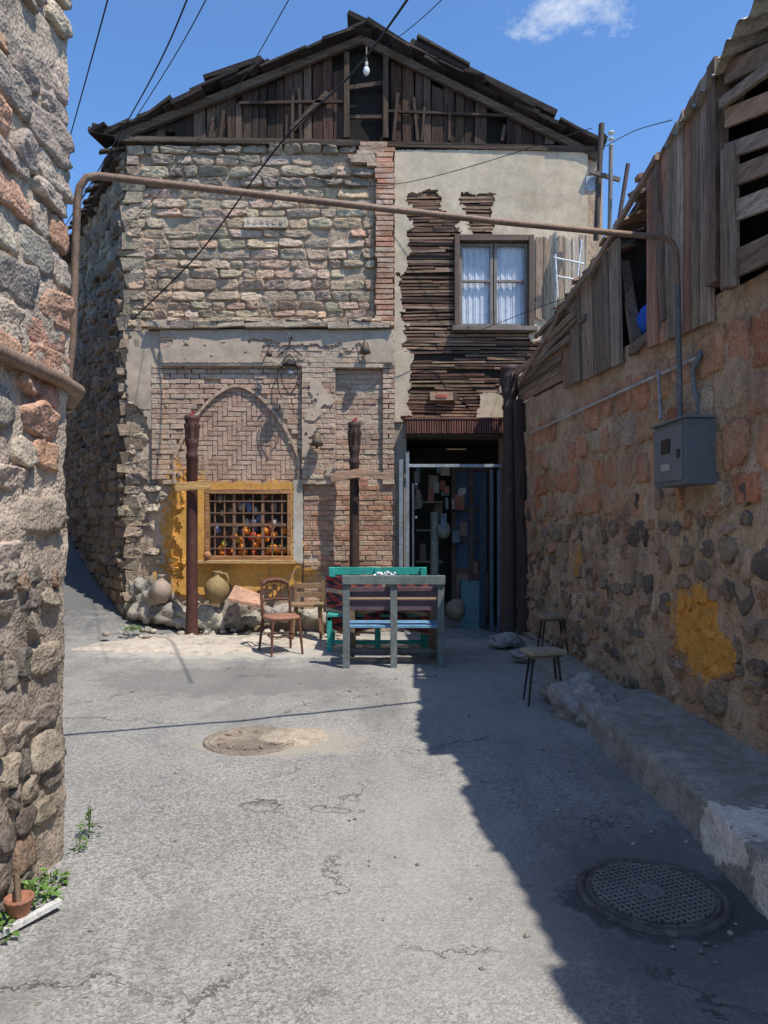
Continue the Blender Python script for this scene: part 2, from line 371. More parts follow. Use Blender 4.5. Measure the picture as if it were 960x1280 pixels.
# cornice
b=B(); u=fx(188)
while u<fx(488):
    w=U(.25,.7); w=min(w,fx(491)-u); b.box((u+w/2,FY-.10,fz(410)+U(-.012,.012)),(w-.01,.24+U(-.03,.03),.085),jc((.43,.37,.31),.15),jit=.016); u+=w
for i in range(26): b.box((fx(U(190,488)),FY-U(.10,.18),fz(404)),(U(.1,.3),.12,.05),jc(TAN,.2),jit=.016)
b.build('cornice',M_stone,house,bevel=.01)
def tile(b,x0,x1,z0,z1,n,holes,mask,col,st=.03,amp=.004,dep=.02):
    nxx=int((x1-x0)/st);nzz=int((z1-z0)/st); idx={}
    vs=[];fs=[]
    def gv(i,j,k):
        if (i,j,k) not in idx:
            x=x0+i*st;z=z0+j*st; q=Vector((x,0,z))
            idx[(i,j,k)]=len(vs)
            vs.append((x+st*.6*mn.noise(q*23),FY-n+(dep if k else -amp*(mn.noise(q*2)*1.5+mn.noise(q*7)*.6)),z+st*.6*mn.noise(q*27+Vector((5,5,5)))))
        return idx[(i,j,k)]
    on=lambda i,j: 0<=i<nxx and 0<=j<nzz and (not any(h[0]<x0+(i+.5)*st<h[1] and h[2]<z0+(j+.5)*st<h[3] for h in holes)) and mask(x0+(i+.5)*st,z0+(j+.5)*st)
    O={(i,j) for i in range(nxx) for j in range(nzz) if on(i,j)}
    sm=[]
    for i,j in sorted(O):
        fs.append((gv(i,j,0),gv(i+1,j,0),gv(i+1,j+1,0),gv(i,j+1,0)))
        if (i-1,j) not in O: fs.append((gv(i,j,0),gv(i,j+1,0),gv(i,j+1,1),gv(i,j,1)))
        if (i+1,j) not in O: fs.append((gv(i+1,j,0),gv(i+1,j,1),gv(i+1,j+1,1),gv(i+1,j+1,0)))
        if (i,j-1) not in O: fs.append((gv(i,j,0),gv(i,j,1),gv(i+1,j,1),gv(i+1,j,0)))
        if (i,j+1) not in O: fs.append((gv(i,j+1,0),gv(i+1,j+1,0),gv(i+1,j+1,1),gv(i,j+1,1)))
    b.add(vs,fs,col,False)
# old plaster remains on the lower facade
def m0(x,z):
    px=x/.012+480; py=655-(z-1.6)/.012
    q=Vector((px*.02,7,py*.02)); e=14*mn.noise(q)+8*mn.noise(q*3)+4*mn.noise(q*8)
    return 163+e*.5<px<203 and 416<py and py+e*1.6<545-(203-px)*.9
def m0b(x,z):
    px=x/.012+480; py=655-(z-1.6)/.012
    q=Vector((px*.016,9,py*.03)); e=mn.noise(q)+.6*mn.noise(q*3)+.3*mn.noise(q*8)
    return e>-.12 or py<424
b=B(); tile(b,fx(160),fx(204),fz(600),fz(415),.10,[],m0,(.47,.395,.32),st=.02,dep=.09,amp=.010)
tile(b,fx(204),fx(491),fz(456),fz(416),.152,[],m0b,(.46,.385,.31),st=.02,dep=.03,amp=.006)
def m0c(x,z):
    q=Vector((x*1.6,4,z*1.6)); e=mn.noise(q)+.6*mn.noise(q*3)+.3*mn.noise(q*8)
    return e>.22
tile(b,fx(379),fx(420),fz(604),fz(457),.160,[],m0c,(.47,.395,.32),st=.02,dep=.03,amp=.005)
b.build('plaster_remains',M_plaster,house)
def m1(x,z):
    q=Vector((x*4,0,z*4)); e=.12*mn.noise(q)+.06*mn.noise(q*3)
    return fx(226)+e*1.8<x<fx(378)+e*.3 and fz(738)+e*1.5<z<fz(603)+e*.3
b=B(); tile(b,fx(205),fx(384),fz(750),fz(600),.08,[WIN1],m1,OCH,dep=.08,amp=.009)
b.build('ochre_window_surround',M_ochre,house)
def m1b(x,z):
    q=Vector((x*5,3,z*5)); e=.10*mn.noise(q)+.05*mn.noise(q*3)
    return fx(367)<x<fx(379) and fz(703)+e<z<fz(600)
b=B(); tile(b,fx(366),fx(381),fz(712),fz(600),.095,[],m1b,(.5,.5,.47),st=.02,dep=.06)
b.build('whitewash_jamb',M_plaster,house)
b=B(); x0,x1,z0,z1=WIN1; OW=(.36,.20,.10)
for c in (z0+.03,z1-.03): b.box(((x0+x1)/2,FY-.03,c),(x1-x0,.14,.07),OW)
for x in(x0+.03,x1-.03): b.box((x,FY-.03,(z0+z1)/2),(.06,.13,z1-z0-.14),OW)
b.box(((x0+x1)/2,FY-.10,z0-.02),(x1-x0+.16,.22,.05),(.46,.32,.16))
b.build('lattice_window_frame',M_woodh,house,bevel=.005)
b=B(); LC=(.23,.13,.08)
for i in range(1,9):
    x=x0+(x1-x0)*i/9; w=.042 if i in(3,6) else .02; b.box((x,FY-.05,(z0+z1)/2),(w,.025,z1-z0-.1),LC,jit=.002)
for j in range(1,6):
    z=z0+(z1-z0)*j/6; w=.04 if j==3 else .02; b.box(((x0+x1)/2,FY-.066,z),(x1-x0-.1,.012,w),LC,jit=.002)
b.build('window_lattice',M_paint,house)
b=B()
for i in range(40):
    k=R(); col=(.75,.24,.03) if k<.5 else ((.55,.06,.03) if k<.78 else random.choice([(.15,.25,.05),(.6,.5,.1),(.5,.4,.3)]))
    x=U(x0+.08,x1-.08); q=R()**1.6
    b.ball((x,FY+U(.04,.14),z0+.1+q*.36),U(.03,.06),col,n=12,m=8)
for i in range(34): b.ball((U(x0+.1,x1-.1),FY+U(.05,.15),z0+U(.42,.98)),U(.03,.06),random.choice([(.36,.26,.2),(.5,.14,.09),(.45,.38,.3),(.14,.18,.3),(.3,.3,.25),(.55,.5,.42)]),sc=(1,.6,U(.8,1.8)),nz=.3,sd=i)
for i in range(8): b.ball((U(x1-.45,x1-.1),FY+U(.02,.1),z0+U(.1,.45)),.06,(.8,.26,.04))
b.build('window_fruit_display',M_fruit,house)
b=B(); b.box(((x0+x1)/2,FY+.24,(z0+z1)/2),(x1-x0+.02,.02,z1-z0+.02),(.12,.09,.065)); b.build('window_recess_back',M_dark,house)
# ---- right part
b=B(); z=fz(524)
while z<fz(240):
    segs=[(fx(500),fx(572)),(fx(661),fx(690))] if fz(413)<z<fz(302) else [(fx(500),fx(690))]
    for a,e in segs:
        u=a
        while u<e-.05:
            w=min(U(.4,1.5),e-u)
            sag=U(-.014,.014)
            if R()>.06: b.beam((u,FY-.03-U(0,.025),z+U(-.012,.012)),(u+w-.01,FY-.03-U(0,.025),z+sag),.02,U(.024,.042),jc(random.choice([(.20,.12,.085),(.15,.09,.065),(.26,.18,.13),(.09,.06,.048),(.23,.15,.10)]),.22),jit=.004)
            u+=w
    z+=.050
b.build('exposed_wood_lath',M_woodh,house)
b=B(); wallholes(b,fx(500),fx(690),fz(526),fz(240),FY-.012,FY-.002,[WIN2],(.04,.028,.02)); b.build('lath_backing',M_dark,house)
def m2(x,z):
    px=x/.012+480; py=655-(z-1.6)/.012
    q=Vector((px*.03,0,py*.03)); e=9*mn.noise(q)+7*mn.noise(q*3)+4*mn.noise(q*8)
    X=px+e;Yp=py+e*.9
    if px>733: return False
    if Yp<243: return True
    if X<508 and Yp<345: return True
    if X<503+ (10 if 440<Yp<520 else 0): return True
    if 553<X<576 and Yp<275: return True
    if 572<X<584 and Yp<298 and Yp>262: return True
    if X>618 and Yp<302 : return True
    if X>664 and Yp<430: return True
    if 598<X<650 and Yp>493: return True
    if 625<X and Yp>470 : return True
    return X>684
b2=B(); tile(b2,fx(493),fx(736),fz(528),fz(190),.075,[(WIN2[0]-.02,WIN2[1]+.03,WIN2[2]-.02,WIN2[3]+.02)],m2,(.54,.46,.355),st=.018,dep=.05,amp=.005)
b2.build('crumbling_plaster',M_plaster,house)
b=B(); wallholes(b,fx(490),fx(745),-.1,fz(526),FY-.03,FY-.002,[(DOOR[0],DOOR[1],-.3,fz(545))],(.3,.26,.22)); b.build('entrance_wall_plaster',M_plaster,house)
b=B()
for i in range(7):
    px=668+i*9; b.slab([(fx(px),FY-.10,fz(405-U(0,8))),(fx(px+8.3),FY-.10,fz(404)),(fx(px+9+U(-1,1)),FY-.10,fz(292+U(0,14))),(fx(px+.6),FY-.10,fz(292+U(0,10)))],(0,.02,0),jc(random.choice([(.38,.31,.25),(.42,.36,.3),(.34,.25,.19)]),.2))
b.build('boarded_patch',M_woodv,house)
x0,x1,z0,z1=WIN2
b=B(); DK=(.13,.085,.06)
for x in(x0-.03,x1+.03): b.box((x,FY-.06,(z0+z1)/2),(.075,.14,z1-z0+.16),DK,jit=.003)
b.box(((x0+x1)/2,FY-.06,z1+.04),(x1-x0-.03,.13,.085),DK,jit=.003)
b.box(((x0+x1)/2,FY-.09,z0-.04),(x1-x0+.22,.22,.06),(.2,.16,.13),jit=.004)
xm=(x0+x1)/2; GR=(.22,.18,.15)
for (a,e) in((x0+.012,xm-.008),(xm+.008,x1-.012)):
    for x in(a+.022,e-.022): b.box((x,FY-.01,(z0+z1)/2),(.044,.05,z1-z0-.02),GR)
    for z in(z0+.04,z1-.035,z0+(z1-z0)*.55): b.box(((a+e)/2,FY-.012,z),(e-a-.088,.04,.035 if z>z0+.1 else .06),GR)
b.build('casement_window_frame',M_paint,house,bevel=.004)
b=B(); b.box((xm,FY+.012,(z0+z1)/2),(x1-x0,.004,z1-z0),(1,1,1)); b.build('casement_window_glass',M_glass,house)
b=B()
nu=110; vs=[];nj=26
for j in range(nj+1):
    for i in range(nu+1):
        x=x0+(x1-x0)*i/nu; z=z0+(z1-z0)*j/nj
        vs.append((x,FY+.045+.009*math.sin(i*.62+.5*math.sin(j*.25))+.004*math.sin(i*1.7+j*.1),z))
for j in range(nj):
    for i in range(nu):
        k=j*(nu+1)+i; c=(.74,.77,.82)
        if mn.noise(Vector((i*.3,j*.7,3)))>.3: c=(.60,.64,.70)
        if abs(i-55)<3: c=(.35,.4,.5)
        b.add([vs[k],vs[k+1],vs[k+nu+2],vs[k+nu+1]],[(0,1,2,3)],c,True)
b.build('lace_curtain',M_cloth,house)
# ---- entrance
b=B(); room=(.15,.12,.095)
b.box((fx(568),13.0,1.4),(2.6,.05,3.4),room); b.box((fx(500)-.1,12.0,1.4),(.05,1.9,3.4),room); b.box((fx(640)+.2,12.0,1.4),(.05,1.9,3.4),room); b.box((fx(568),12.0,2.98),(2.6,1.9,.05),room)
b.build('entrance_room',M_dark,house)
b=B()
Yd=11.75; k_=Yd/FY; dc=(.16,.10,.075)
for a,e in((564,570),(610,617),(587,591)): b.box((fx((a+e)/2)*k_,Yd,1.25),(.075,.06,2.6),dc)
for z in(.06,.85,1.35,1.85,2.5): b.box((fx(590)*k_,Yd+.005,z),(.62,.05,.07),dc)
b.box((fx(590)*k_,Yd+.03,.45),(.6,.03,.8),(.32,.21,.15)); 
for px in(578,600): b.box((fx(px)*k_,Yd+.05,1.68),(.25,.01,1.6),(.10,.13,.20))
b.build('inner_door',M_paint,house,bevel=.003)
b=B(); BL=(.24,.28,.31)
b.box((fx(501),FY-.12,fz(648)),(.06,.06,fz(575)-fz(720)),BL); b.box((fx(509),FY-.12,fz(680)),(.05,.05,2.75),BL)
b.box((fx(568),FY-.12,fz(583)),(1.38,.04,.045),(.36,.39,.42))
b.box((fx(613),FY-.11,1.2),(.05,.05,2.4),(.10,.13,.16)); b.box((fx(622),FY-.115,1.2),(.05,.04,2.4),(.16,.19,.23))
for i in range(3): b.box((fx(607-i*1.5),FY+.12+i*.12,1.15),(.02,.11,2.3),(.06,.09,.12))
b.box((fx(516),FY+.16,1.1),(.03,.5,2.2),(.08,.10,.13))
for z in(.1,.9,1.7,2.2): b.box((fx(520),FY+.2,z),(.03,.5,.04),(.18,.2,.23))
b.build('metal_gate',M_metal,house,bevel=.003)
b=B()
for i in range(40): b.box((fx(509+i*3.05),FY-.13,fz(536)),(.025,.24,.2+U(-.012,.012)),jc((.17,.075,.055),.3),jit=.002)
b.box((fx(569),FY-.12,fz(526)),(1.52,.28,.03),(.2,.09,.065)); b.box((fx(569),FY-.08,fz(546)),(1.5,.16,.04),(.10,.07,.06))
b.build('rusty_door_canopy',M_metal,house,bevel=.003)
b=B(); b.tube([P(543,640,11.5),P(543,770,11.5)],.07,(.40,.36,.28)); b.box((.72,11.5,.4),(.35,.3,.8),(.30,.22,.16)); b.box((1.38,11.3,.35),(.36,.25,.72),(.13,.22,.23)); b.ball((.95,11.45,1.5),.13,(.38,.32,.25),nz=.2)
for i in range(26):
    x=U(.5,1.5); z=U(.8,2.4) if i%2 else U(1.9,2.5); b.box((x,U(11.35,11.6),z),(U(.04,.16),.04,U(.06,.3)),random.choice([(.38,.28,.2),(.25,.15,.1),(.28,.27,.26),(.42,.36,.28),(.2,.24,.26),(.4,.14,.08)]),jit=.01,rot=U(-.5,.5))
for z in(1.0,1.5,1.95): b.box((.72,11.55,z),(.42,.2,.03),(.28,.2,.14))
b.box((1.0,11.35,.08),(1.0,.3,.16),(.24,.2,.17)); b.ball((1.12,11.2,.28),.16,(.36,.26,.18),nz=.2)
b.build('entrance_clutter',M_clay,house)
b=B(); b.box((fx(551),FY-.1,fz(497)),(.34,.06,.12),(.45,.28,.18)); b.box((fx(551),FY-.135,fz(497)),(.16,.012,.05),(.5,.12,.08)); b.box((fx(566),FY-.1,fz(497)),(.1,.05,.13),(.09,.06,.05))
b.build('house_name_board',M_paint,house,bevel=.003)
# ---- side wall
SU=Vector((-.53,.848,0)).normalized(); SN=Vector((-.848,-.53,0)).normalized()
SF=(Vector((XL,FY,0)),SU,SN)
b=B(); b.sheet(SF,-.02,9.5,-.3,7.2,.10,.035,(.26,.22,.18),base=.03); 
v=.0
while v<7.1:
    h=U(.12,.24); u=.02
    while u<9.3:
        w=U(.16,.45)
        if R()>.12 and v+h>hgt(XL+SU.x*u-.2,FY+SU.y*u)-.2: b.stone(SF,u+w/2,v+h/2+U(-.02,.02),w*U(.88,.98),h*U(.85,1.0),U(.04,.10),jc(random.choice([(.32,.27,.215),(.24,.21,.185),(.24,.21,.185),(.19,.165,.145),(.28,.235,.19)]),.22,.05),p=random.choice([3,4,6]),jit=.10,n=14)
        u+=w
    v+=h
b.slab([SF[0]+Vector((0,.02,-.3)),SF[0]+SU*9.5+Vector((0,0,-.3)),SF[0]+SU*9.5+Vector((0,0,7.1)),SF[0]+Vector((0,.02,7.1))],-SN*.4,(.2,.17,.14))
v=.3
while v<7.05:
    h=U(.11,.24); b.box((XL+U(.06,.16),FY+.08,v+h/2),(U(.2,.4),.24+U(0,.07),h*U(.8,.97)),jc(random.choice([(.38,.32,.26),GRY,(.35,.3,.24)]),.2),jit=.035,rot=U(-.15,.1)); v+=h
b.build('side_stone_masonry',M_stone,house)
b=B(); b.box((XR+.0,FY+4.4,3.3),(.3,8,7.4),(.3,.26,.2)); b.box((-1.5,FY+8.5,3.3),(10,.3,7.4),(.3,.26,.2)); b.build('rear_walls',M_mortar,house)
# ---- gable
APX,APZ=fx(455),fz(46); EL=(fx(146),fz(170)); ER=(fx(746),fz(192))
def rake(x):
    if x<APX: return EL[1]+(APZ-EL[1])*(x-EL[0])/(APX-EL[0])
    return APZ+(ER[1]-APZ)*(x-APX)/(ER[0]-APX)
b=B(); gx0,gx1=fx(437),fx(479)
x=fx(162)
while x<fx(735):
    w=U(.10,.2); a,e=x+.006,x+w-.006; cx=(a+e)/2; zt=rake(cx)-.1; zb2=fz(180)
    skip=gx0-.03<cx<gx1+.03
    if zt-zb2>.05 and not skip:
        if R()>.05:
            y=FY+U(-.02,.04); bot=zb2+(U(0,.25) if R()<.1 else 0)
            c=jc(random.choice([(.045,.028,.021),(.06,.037,.028),(.085,.055,.04),(.12,.085,.065),(.035,.024,.02),(.075,.042,.03)]),.28)
            tpk=1 if R()>.12 else U(.75,.95)
            b.slab([(a,y,bot),(e,y,bot),(e+U(-.015,.01),y,zb2+(rake(e)-.1-zb2)*tpk),(a+U(-.01,.015),y,zb2+(rake(a)-.1-zb2)*tpk)],(0,.025,0),c)
    x+=w
for k in range(10):
    px=U(190,720); 
    if 425<px<490: continue
    h=rake(fx(px))-fz(178)-.2
    if h>.2: b.beam((fx(px),FY-.03,fz(178)),(fx(px+U(-6,6)),FY-.03,fz(178)+h*U(.6,1)),.04,U(.04,.07),jc((.09,.06,.045),.3),jit=.004,up=(0,1,0))
for x in(gx0-.04,gx1+.04): b.box((x,FY-.04,fz(122)),(.08,.08,fz(70)-fz(176)),(.08,.055,.04),jit=.005)
b.build('gable_boards',M_woodv,house)
b=B()
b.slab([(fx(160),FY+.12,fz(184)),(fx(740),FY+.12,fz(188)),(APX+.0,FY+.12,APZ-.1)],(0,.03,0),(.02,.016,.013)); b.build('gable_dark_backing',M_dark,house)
b=B()
b.box((fx(458),FY-.03,fz(148)),(.5,.05,.05),(.10,.07,.055)); b.beam((gx0,FY-.0,fz(110)),(gx1,FY,fz(104)),.04,.06,(.09,.065,.05))
b.beam((fx(150),FY-.03,fz(178)),(fx(455),FY-.03,fz(183)),.16,.08,(.09,.068,.054),jit=.012); b.beam((fx(452),FY-.03,fz(183)),(fx(742),FY-.03,fz(190)),.15,.08,(.08,.058,.045),jit=.012)
b.beam((fx(365),FY-.04,fz(165)),(fx(410),FY-.04,fz(118)),.04,.08,(.10,.07,.05)); b.beam((fx(300),FY-.04,fz(131)),(fx(436),FY-.04,fz(129)),.04,.04,(.06,.04,.03)); b.beam((fx(479),FY-.04,fz(141)),(fx(640),FY-.04,fz(147)),.04,.035,(.055,.038,.03))
for (p,q) in ((EL,(APX,APZ)),((APX,APZ),ER)):
    p=Vector((p[0],0,p[1]));q=Vector((q[0],0,q[1])); d=q-p; L_=d.length; n_=Vector((-d.z,0,d.x)).normalized()
    b.beam(p+Vector((0,FY-.06,-.08)),q+Vector((0,FY-.06,-.08)),.06,.11,(.12,.09,.068),up=(0,0,1),jit=.014)
    t=-.3
    while t<L_:
        l=U(.2,.8); o=.03+U(-.02,.07); a=p+d*(t/L_)+n_*(o+U(-.03,.03)); e=p+d*(min(t+l,L_+.05)/L_)+n_*(o+U(-.03,.05))
        b.beam(a+Vector((0,FY-U(0,.10),0)),e+Vector((0,FY-U(0,.10),0)),U(.2,.5),U(.03,.06),jc((.04,.032,.028),.4),jit=.012)
        t+=l*.6
p=Vector((fx(513),FY,fz(62)));q=Vector((fx(692),FY,fz(150))); b.beam(p,q,.4,.07,(.045,.035,.03),jit=.01); b.beam(p+Vector((.1,-.1,.06)),p.lerp(q,.4)+Vector((0,-.1,.05)),.3,.05,(.05,.04,.033),jit=.01)
p=Vector((fx(258),FY,fz(106)));q=Vector((fx(330),FY,fz(83))); b.beam(p,q,.4,.06,(.045,.035,.03),jit=.01)
b.beam((fx(112),FY-.05,fz(164)),(fx(150),FY,fz(160)),.05,.05,(.1,.08,.06)); b.beam((fx(120),FY,fz(162)),(fx(150),FY,fz(170)),.3,.05,(.07,.05,.04))
b.box((fx(455),FY-.05,fz(42)),(.25,.2,.12),(.055,.045,.038),jit=.02)
BK=SU*10
for i in range(46):
    s0=i*.21; q=Vector((XL-.1,FY,7.2))+SU*s0
    b.beam(q+SN*U(.05,.3)+Vector((0,0,-.1+U(-.03,.03))),q-SN*.6+Vector((0,0,.25)),U(.12,.2),.03,jc((.07,.055,.045),.3),jit=.006)
b.beam(Vector((XL-.12,FY,7.12)),Vector((XL-.12,FY,7.12))+SU*9.5,.12,.14,(.08,.06,.05))
b.build('roof_timbers',M_woodh,house)
b=B()
E1=Vector((EL[0],FY,EL[1]));AP=Vector((APX,FY,APZ));E2=Vector((ER[0],FY,ER[1])); dn=Vector((0,0,-.04))
b.slab([E1,AP,AP+BK,E1+BK],dn,(.08,.065,.055)); b.slab([AP,E2,E2+BK,AP+BK],dn,(.08,.065,.055)); b.build('roof_covering',M_woody,house)
b=B(); p=P(458,62,FY-.25); b.tube([p+Vector((0,.1,.1)),p,P(458,78,FY-.25)],.012,(.1,.09,.08),6); q=P(458,82,FY-.25)
b.tube([q+Vector((0,0,.05)),q],.025,(.5,.48,.42)); b.ball(q+Vector((0,0,-.08)),.048,(.75,.75,.7),sc=(1,1,1.4)); b.build('hanging_bulb',M_fruit)

# ---- lantern bracket & bells
b=B(); IR=(.025,.022,.02); y=FY-.36
b.tube([(fx(366),FY-.12,fz(427)),(fx(366),y,fz(425)),(fx(366),y,fz(440))],.013,IR,6)
b.tube([(fx(352),y,fz(452)),(fx(357),y,fz(447)),(fx(366),y,fz(441)),(fx(375),y,fz(447)),(fx(381),y,fz(452))],.012,IR,6)
for s_ in(-1,1):
    pts=[(fx(366)+s_*.12*math.sin(k/12*math.pi)**.7*(1 if k<12 else 0),y+.02*s_,fz(450)-k*.048) for k in range(13)]
    b.tube(pts,.010,IR,6)
b.lathe([(.0,.08),(.04,.07),(.085,0),(.10,-.02),(.0,-.02)],(fx(366),y,fz(462)),IR,14); b.ball((fx(366),y,fz(472)),.055,(.35,.35,.33))
b.tube([(fx(353),y,fz(466)),(fx(351),y,fz(480)),(fx(353),y,fz(495)),(fx(357),y,fz(502))],.010,IR,6)
b.build('iron_wall_lantern',M_iron)
for (px,py,k) in((398,552,1),(457,440,.9),(340,446,.5)):
    b=B(); yy=FY-.26; 
    b.tube([(fx(px),FY-.1,fz(py-14)),(fx(px),yy,fz(py-14)),(fx(px),yy,fz(py-7))],.01,IR,6)
    b.lathe([(.015*k,.1*k),(.05*k,.08*k),(.065*k,0),(.095*k,-.09*k),(.085*k,-.09*k),(.0,.02)],(fx(px),yy,fz(py)),(.14,.10,.06),14)
    b.ball((fx(px),yy,fz(py)-.11*k),.02*k,IR); b.build('hanging_bell',M_iron)

# ---- carved posts
def post(px,top,Y,r,name,red=True,base=0,col=(.085,.034,.027)):
    zt=P(px,top,Y).z; X=P(px,top,Y).x; H=zt-base
    prof=[(r*1.15,-.05),(r*1.15,.08),(r*1.03,.11),(r,.25),(r*.97,H*.5),(r*.93,H-.62),(r*1.08,H-.6),(r*1.08,H-.56),(r*.9,H-.53),(r*.9,H-.46),(r*1.15,H-.40),(r*1.15,H-.34),(r*.95,H-.3),(r*1.2,H-.2),(r*1.25,H-.12),(r*1.1,H-.1),(r*1.3,H-.06),(r*1.3,H-.0),(.0,H)]
    b=B(); b.lathe(prof,(X,Y,base),col,18)
    for k in range(8):
        a=k*math.pi/4; b.tube([(X+math.cos(a)*r*1.05,Y+math.sin(a)*r*1.05,base+H-.33),(X+math.cos(a)*r*1.25,Y+math.sin(a)*r*1.25,base+H-.12)],.012,tuple(c*.7 for c in col),5)
    if red: b.ball((X,Y,base+H+.02),.03,(.35,.03,.03),sc=(1,1,.8)); b.ball((X+.02,Y,base+H+.055),.018,(.35,.03,.03))
    b.build(name,M_paint)
post(240,520,10.25,.082,'carved_post'); post(443,528,10.35,.072,'carved_post',col=(.06,.034,.027)); 
post(637,458,10.2,.10,'carved_post',red=False,col=(.075,.05,.042)); 
b=B(); b.tube([P(648,500,10.0),P(652,650,9.95),P(658,800,9.85)],[.07,.085,.11],(.07,.048,.042),12); b.build('leaning_timber_pole',M_woodv)
b=B(); b.beam(P(219,609,10.1),P(263,606,10.1),.05,.12,(.5,.32,.14)); b.build('wooden_name_sign',M_woodh,bevel=.004)
b=B(); b.beam(P(413,598,10.2),P(455,590,10.2),.04,.12,(.42,.28,.2)); b.beam(P(448,588,10.22),P(492,598,10.22),.03,.1,(.38,.27,.2)); b.box(P(455,603,10.15),(.12,.03,.12),(.4,.2,.15)); b.build('cross_board_sign',M_woodh,bevel=.004)

# ------------------------------------------------ RIGHT WALL
RU=Vector((-.053,1,0)).normalized(); RN=Vector((-1,-.053,0)).normalized(); RF=(Vector((2.5,0,0)),RU,RN)
rw=empty('stone_boundary_wall')
def rtop(u): return 2.98+.03*u+.04*mn.noise(Vector((u*1.5,0,0)))
b=B(); MCR=(.43,.345,.26)
b.sheet(RF,-3,10.75,-.1,3.1,.04,.03,MCR,fz=2.2,topf=rtop,base=.012)
b.add([RF[0]+RU*u-RN*n+Vector((0,0,rtop(u)-.005)) for u in np.linspace(-3,10.75,60) for n in(-.01,.5)],[(2*i,2*i+2,2*i+3,2*i+1) for i in range(59)],MCR)
b.slab([RF[0]+RU*-3-RN*.5,RF[0]+RU*10.75-RN*.5,RF[0]+RU*10.75-RN*.5+Vector((0,0,3.2)),RF[0]+RU*-3-RN*.5+Vector((0,0,3.0))],-RN*.05,MCR)
b.build('mortar_face',M_rwall,rw)
b=B(); v=1.66
for row in range(4):
    h=(.27,.33,.30,.36)[row]; u=-2
    while u<10.6:
        w=U(.2,.46); red=R()
        if R()>.2 and v+h<rtop(u)+.05:
            c=random.choice([(.46,.225,.14),(.44,.25,.165),(.48,.28,.19)]) if red<.62 else random.choice([TAN,(.45,.37,.29),(.43,.29,.21),(.38,.32,.26)])
            b.stone(RF,u+w/2,v+h/2+U(-.03,.03),w*U(.68,.92),h*U(.65,.93),U(.024,.042),jc(c,.12,.05),p=random.choice([3.5,5,8]),jit=.10,rg=.6)
        u+=w
    v+=h
v=.12
while v<1.72:
    h=U(.08,.17); u=-2
    while u<10.6:
        w=U(.07,.30)
        if R()>.22:
            c=random.choice([(.15,.135,.12),(.19,.17,.15),(.24,.21,.18),(.36,.29,.225),(.41,.315,.23),(.36,.225,.155),(.28,.235,.19),(.43,.34,.26),(.33,.26,.2)])
            b.stone(RF,u+w/2,v+h/2+U(-.06,.06),w*U(.55,1),h*U(.6,1.25),U(.016,.042),jc(c,.2,.04),p=random.choice([2.3,3,4.5]),jit=.2,n=14)
        u+=w
    v+=h
b.build('embedded_stones',M_rwall,rw)
# ledge
b=B(); vs=[];fs=[]; n=190
for i in range(n+1):
    Y=-1+i*(10.3+1)/n
    Hh=.2 if Y<5.9 else .2-.1*clamp((Y-5.9)/.5,0,1)
    X0=1.60+.06*mn.noise(Vector((Y*.9,0,0))); 
    xo=X0 if Y<5.9 else X0+.06
    if Y>7: xo+=.06*(Y-7)
    xw=2.5-.053*Y
    k=lambda a,s_=.03: s_*.7*mn.noise(Vector((a*3,Y*3,1)))+s_*.6*mn.noise(Vector((a*9,Y*11,2)))
    for (x,z) in((xo-.05,-.05),(xo-.02,Hh*.3),(xo,Hh*.6),(xo+.008,Hh*.93),(xo+.028,Hh),(xo+.2,Hh+.01),((xo+xw)/2,Hh+.015),(xw-.12,Hh+.02),(xw+.05,Hh+.06)):
        vs.append((x+k(z*5+x,.03),Y,z+k(x,.014)))
for i in range(n):
    for j in range(8): a=i*9+j; fs.append((a,a+9,a+10,a+1))
b.add(vs,fs,(.30,.285,.26),True)
b.build('raised_stone_kerb',M_conc)
b=B()
for (px,py,Y,r,sc) in((722,868,6.0,.27,(.8,.9,.85)),(752,885,5.65,.2,(.8,1,.9)),(700,862,6.4,.14,(1,1,.7)),(660,815,8.3,.15,(1.3,1,.5)),(630,800,9.3,.16,(1.2,1,.6))):
    p=P(px,py,Y); b.ball((p.x,p.y,.09),r,jc((.34,.33,.315),.1),sc=sc,n=26,m=18,nz=.5,sd=px)
b.build('boulder_cluster',M_conc)
# shed
shed=empty('wooden_shed')
wt=lambda px: 503-.429*(px-650)
GW=[(.34,.28,.225),(.39,.33,.275),(.26,.20,.155),(.35,.245,.18),(.22,.175,.14)]
b=B()
px=815
while px<893:
    w=U(8,15); t0=205-(px-820)*1.75; 
    b.slab([RW(px,wt(px)+4,.03),RW(px+w-.8,wt(px+w)+4,.03),RW(px+w+U(-1.5,1),max(82,t0-w*1.7),.03),RW(px+U(0,1),max(84,t0+U(-3,6)),.03)],RN*U(.02,.05),jc(random.choice(GW+[(.38,.22,.16),(.36,.2,.14)]),.22)); px+=w
px=703
while px<776:
    w=U(9,14); t0=388-(px-703)*1.22
    b.slab([RW(px+3,wt(px)+6,.04),RW(px+w+2.5,wt(px+w)+6,.04),RW(px+w-1,t0-w*1.2+U(-4,4),.08),RW(px,t0+U(-4,5),.08)],RN*U(.02,.05),jc(random.choice(GW),.22)); px+=w
b.build('upright_boards',M_woodv,shed,bevel=.003)
b=B()
b.beam(RW(897,355,.06),RW(897,78,.06),.10,.12,(.20,.15,.12),jit=.008); b.beam(RW(913,360,.1),RW(912,185,.1),.08,.1,(.25,.20,.16),jit=.008)
b.beam(RW(835,400,.05),RW(824,205,.05),.09,.09,(.2,.15,.12),jit=.006)
b.beam(RW(780,330,-.05),RW(797,440,.02),.08,.09,(.2,.15,.12),jit=.006)
b.build('shed_posts',M_woodv,shed)
b=B()
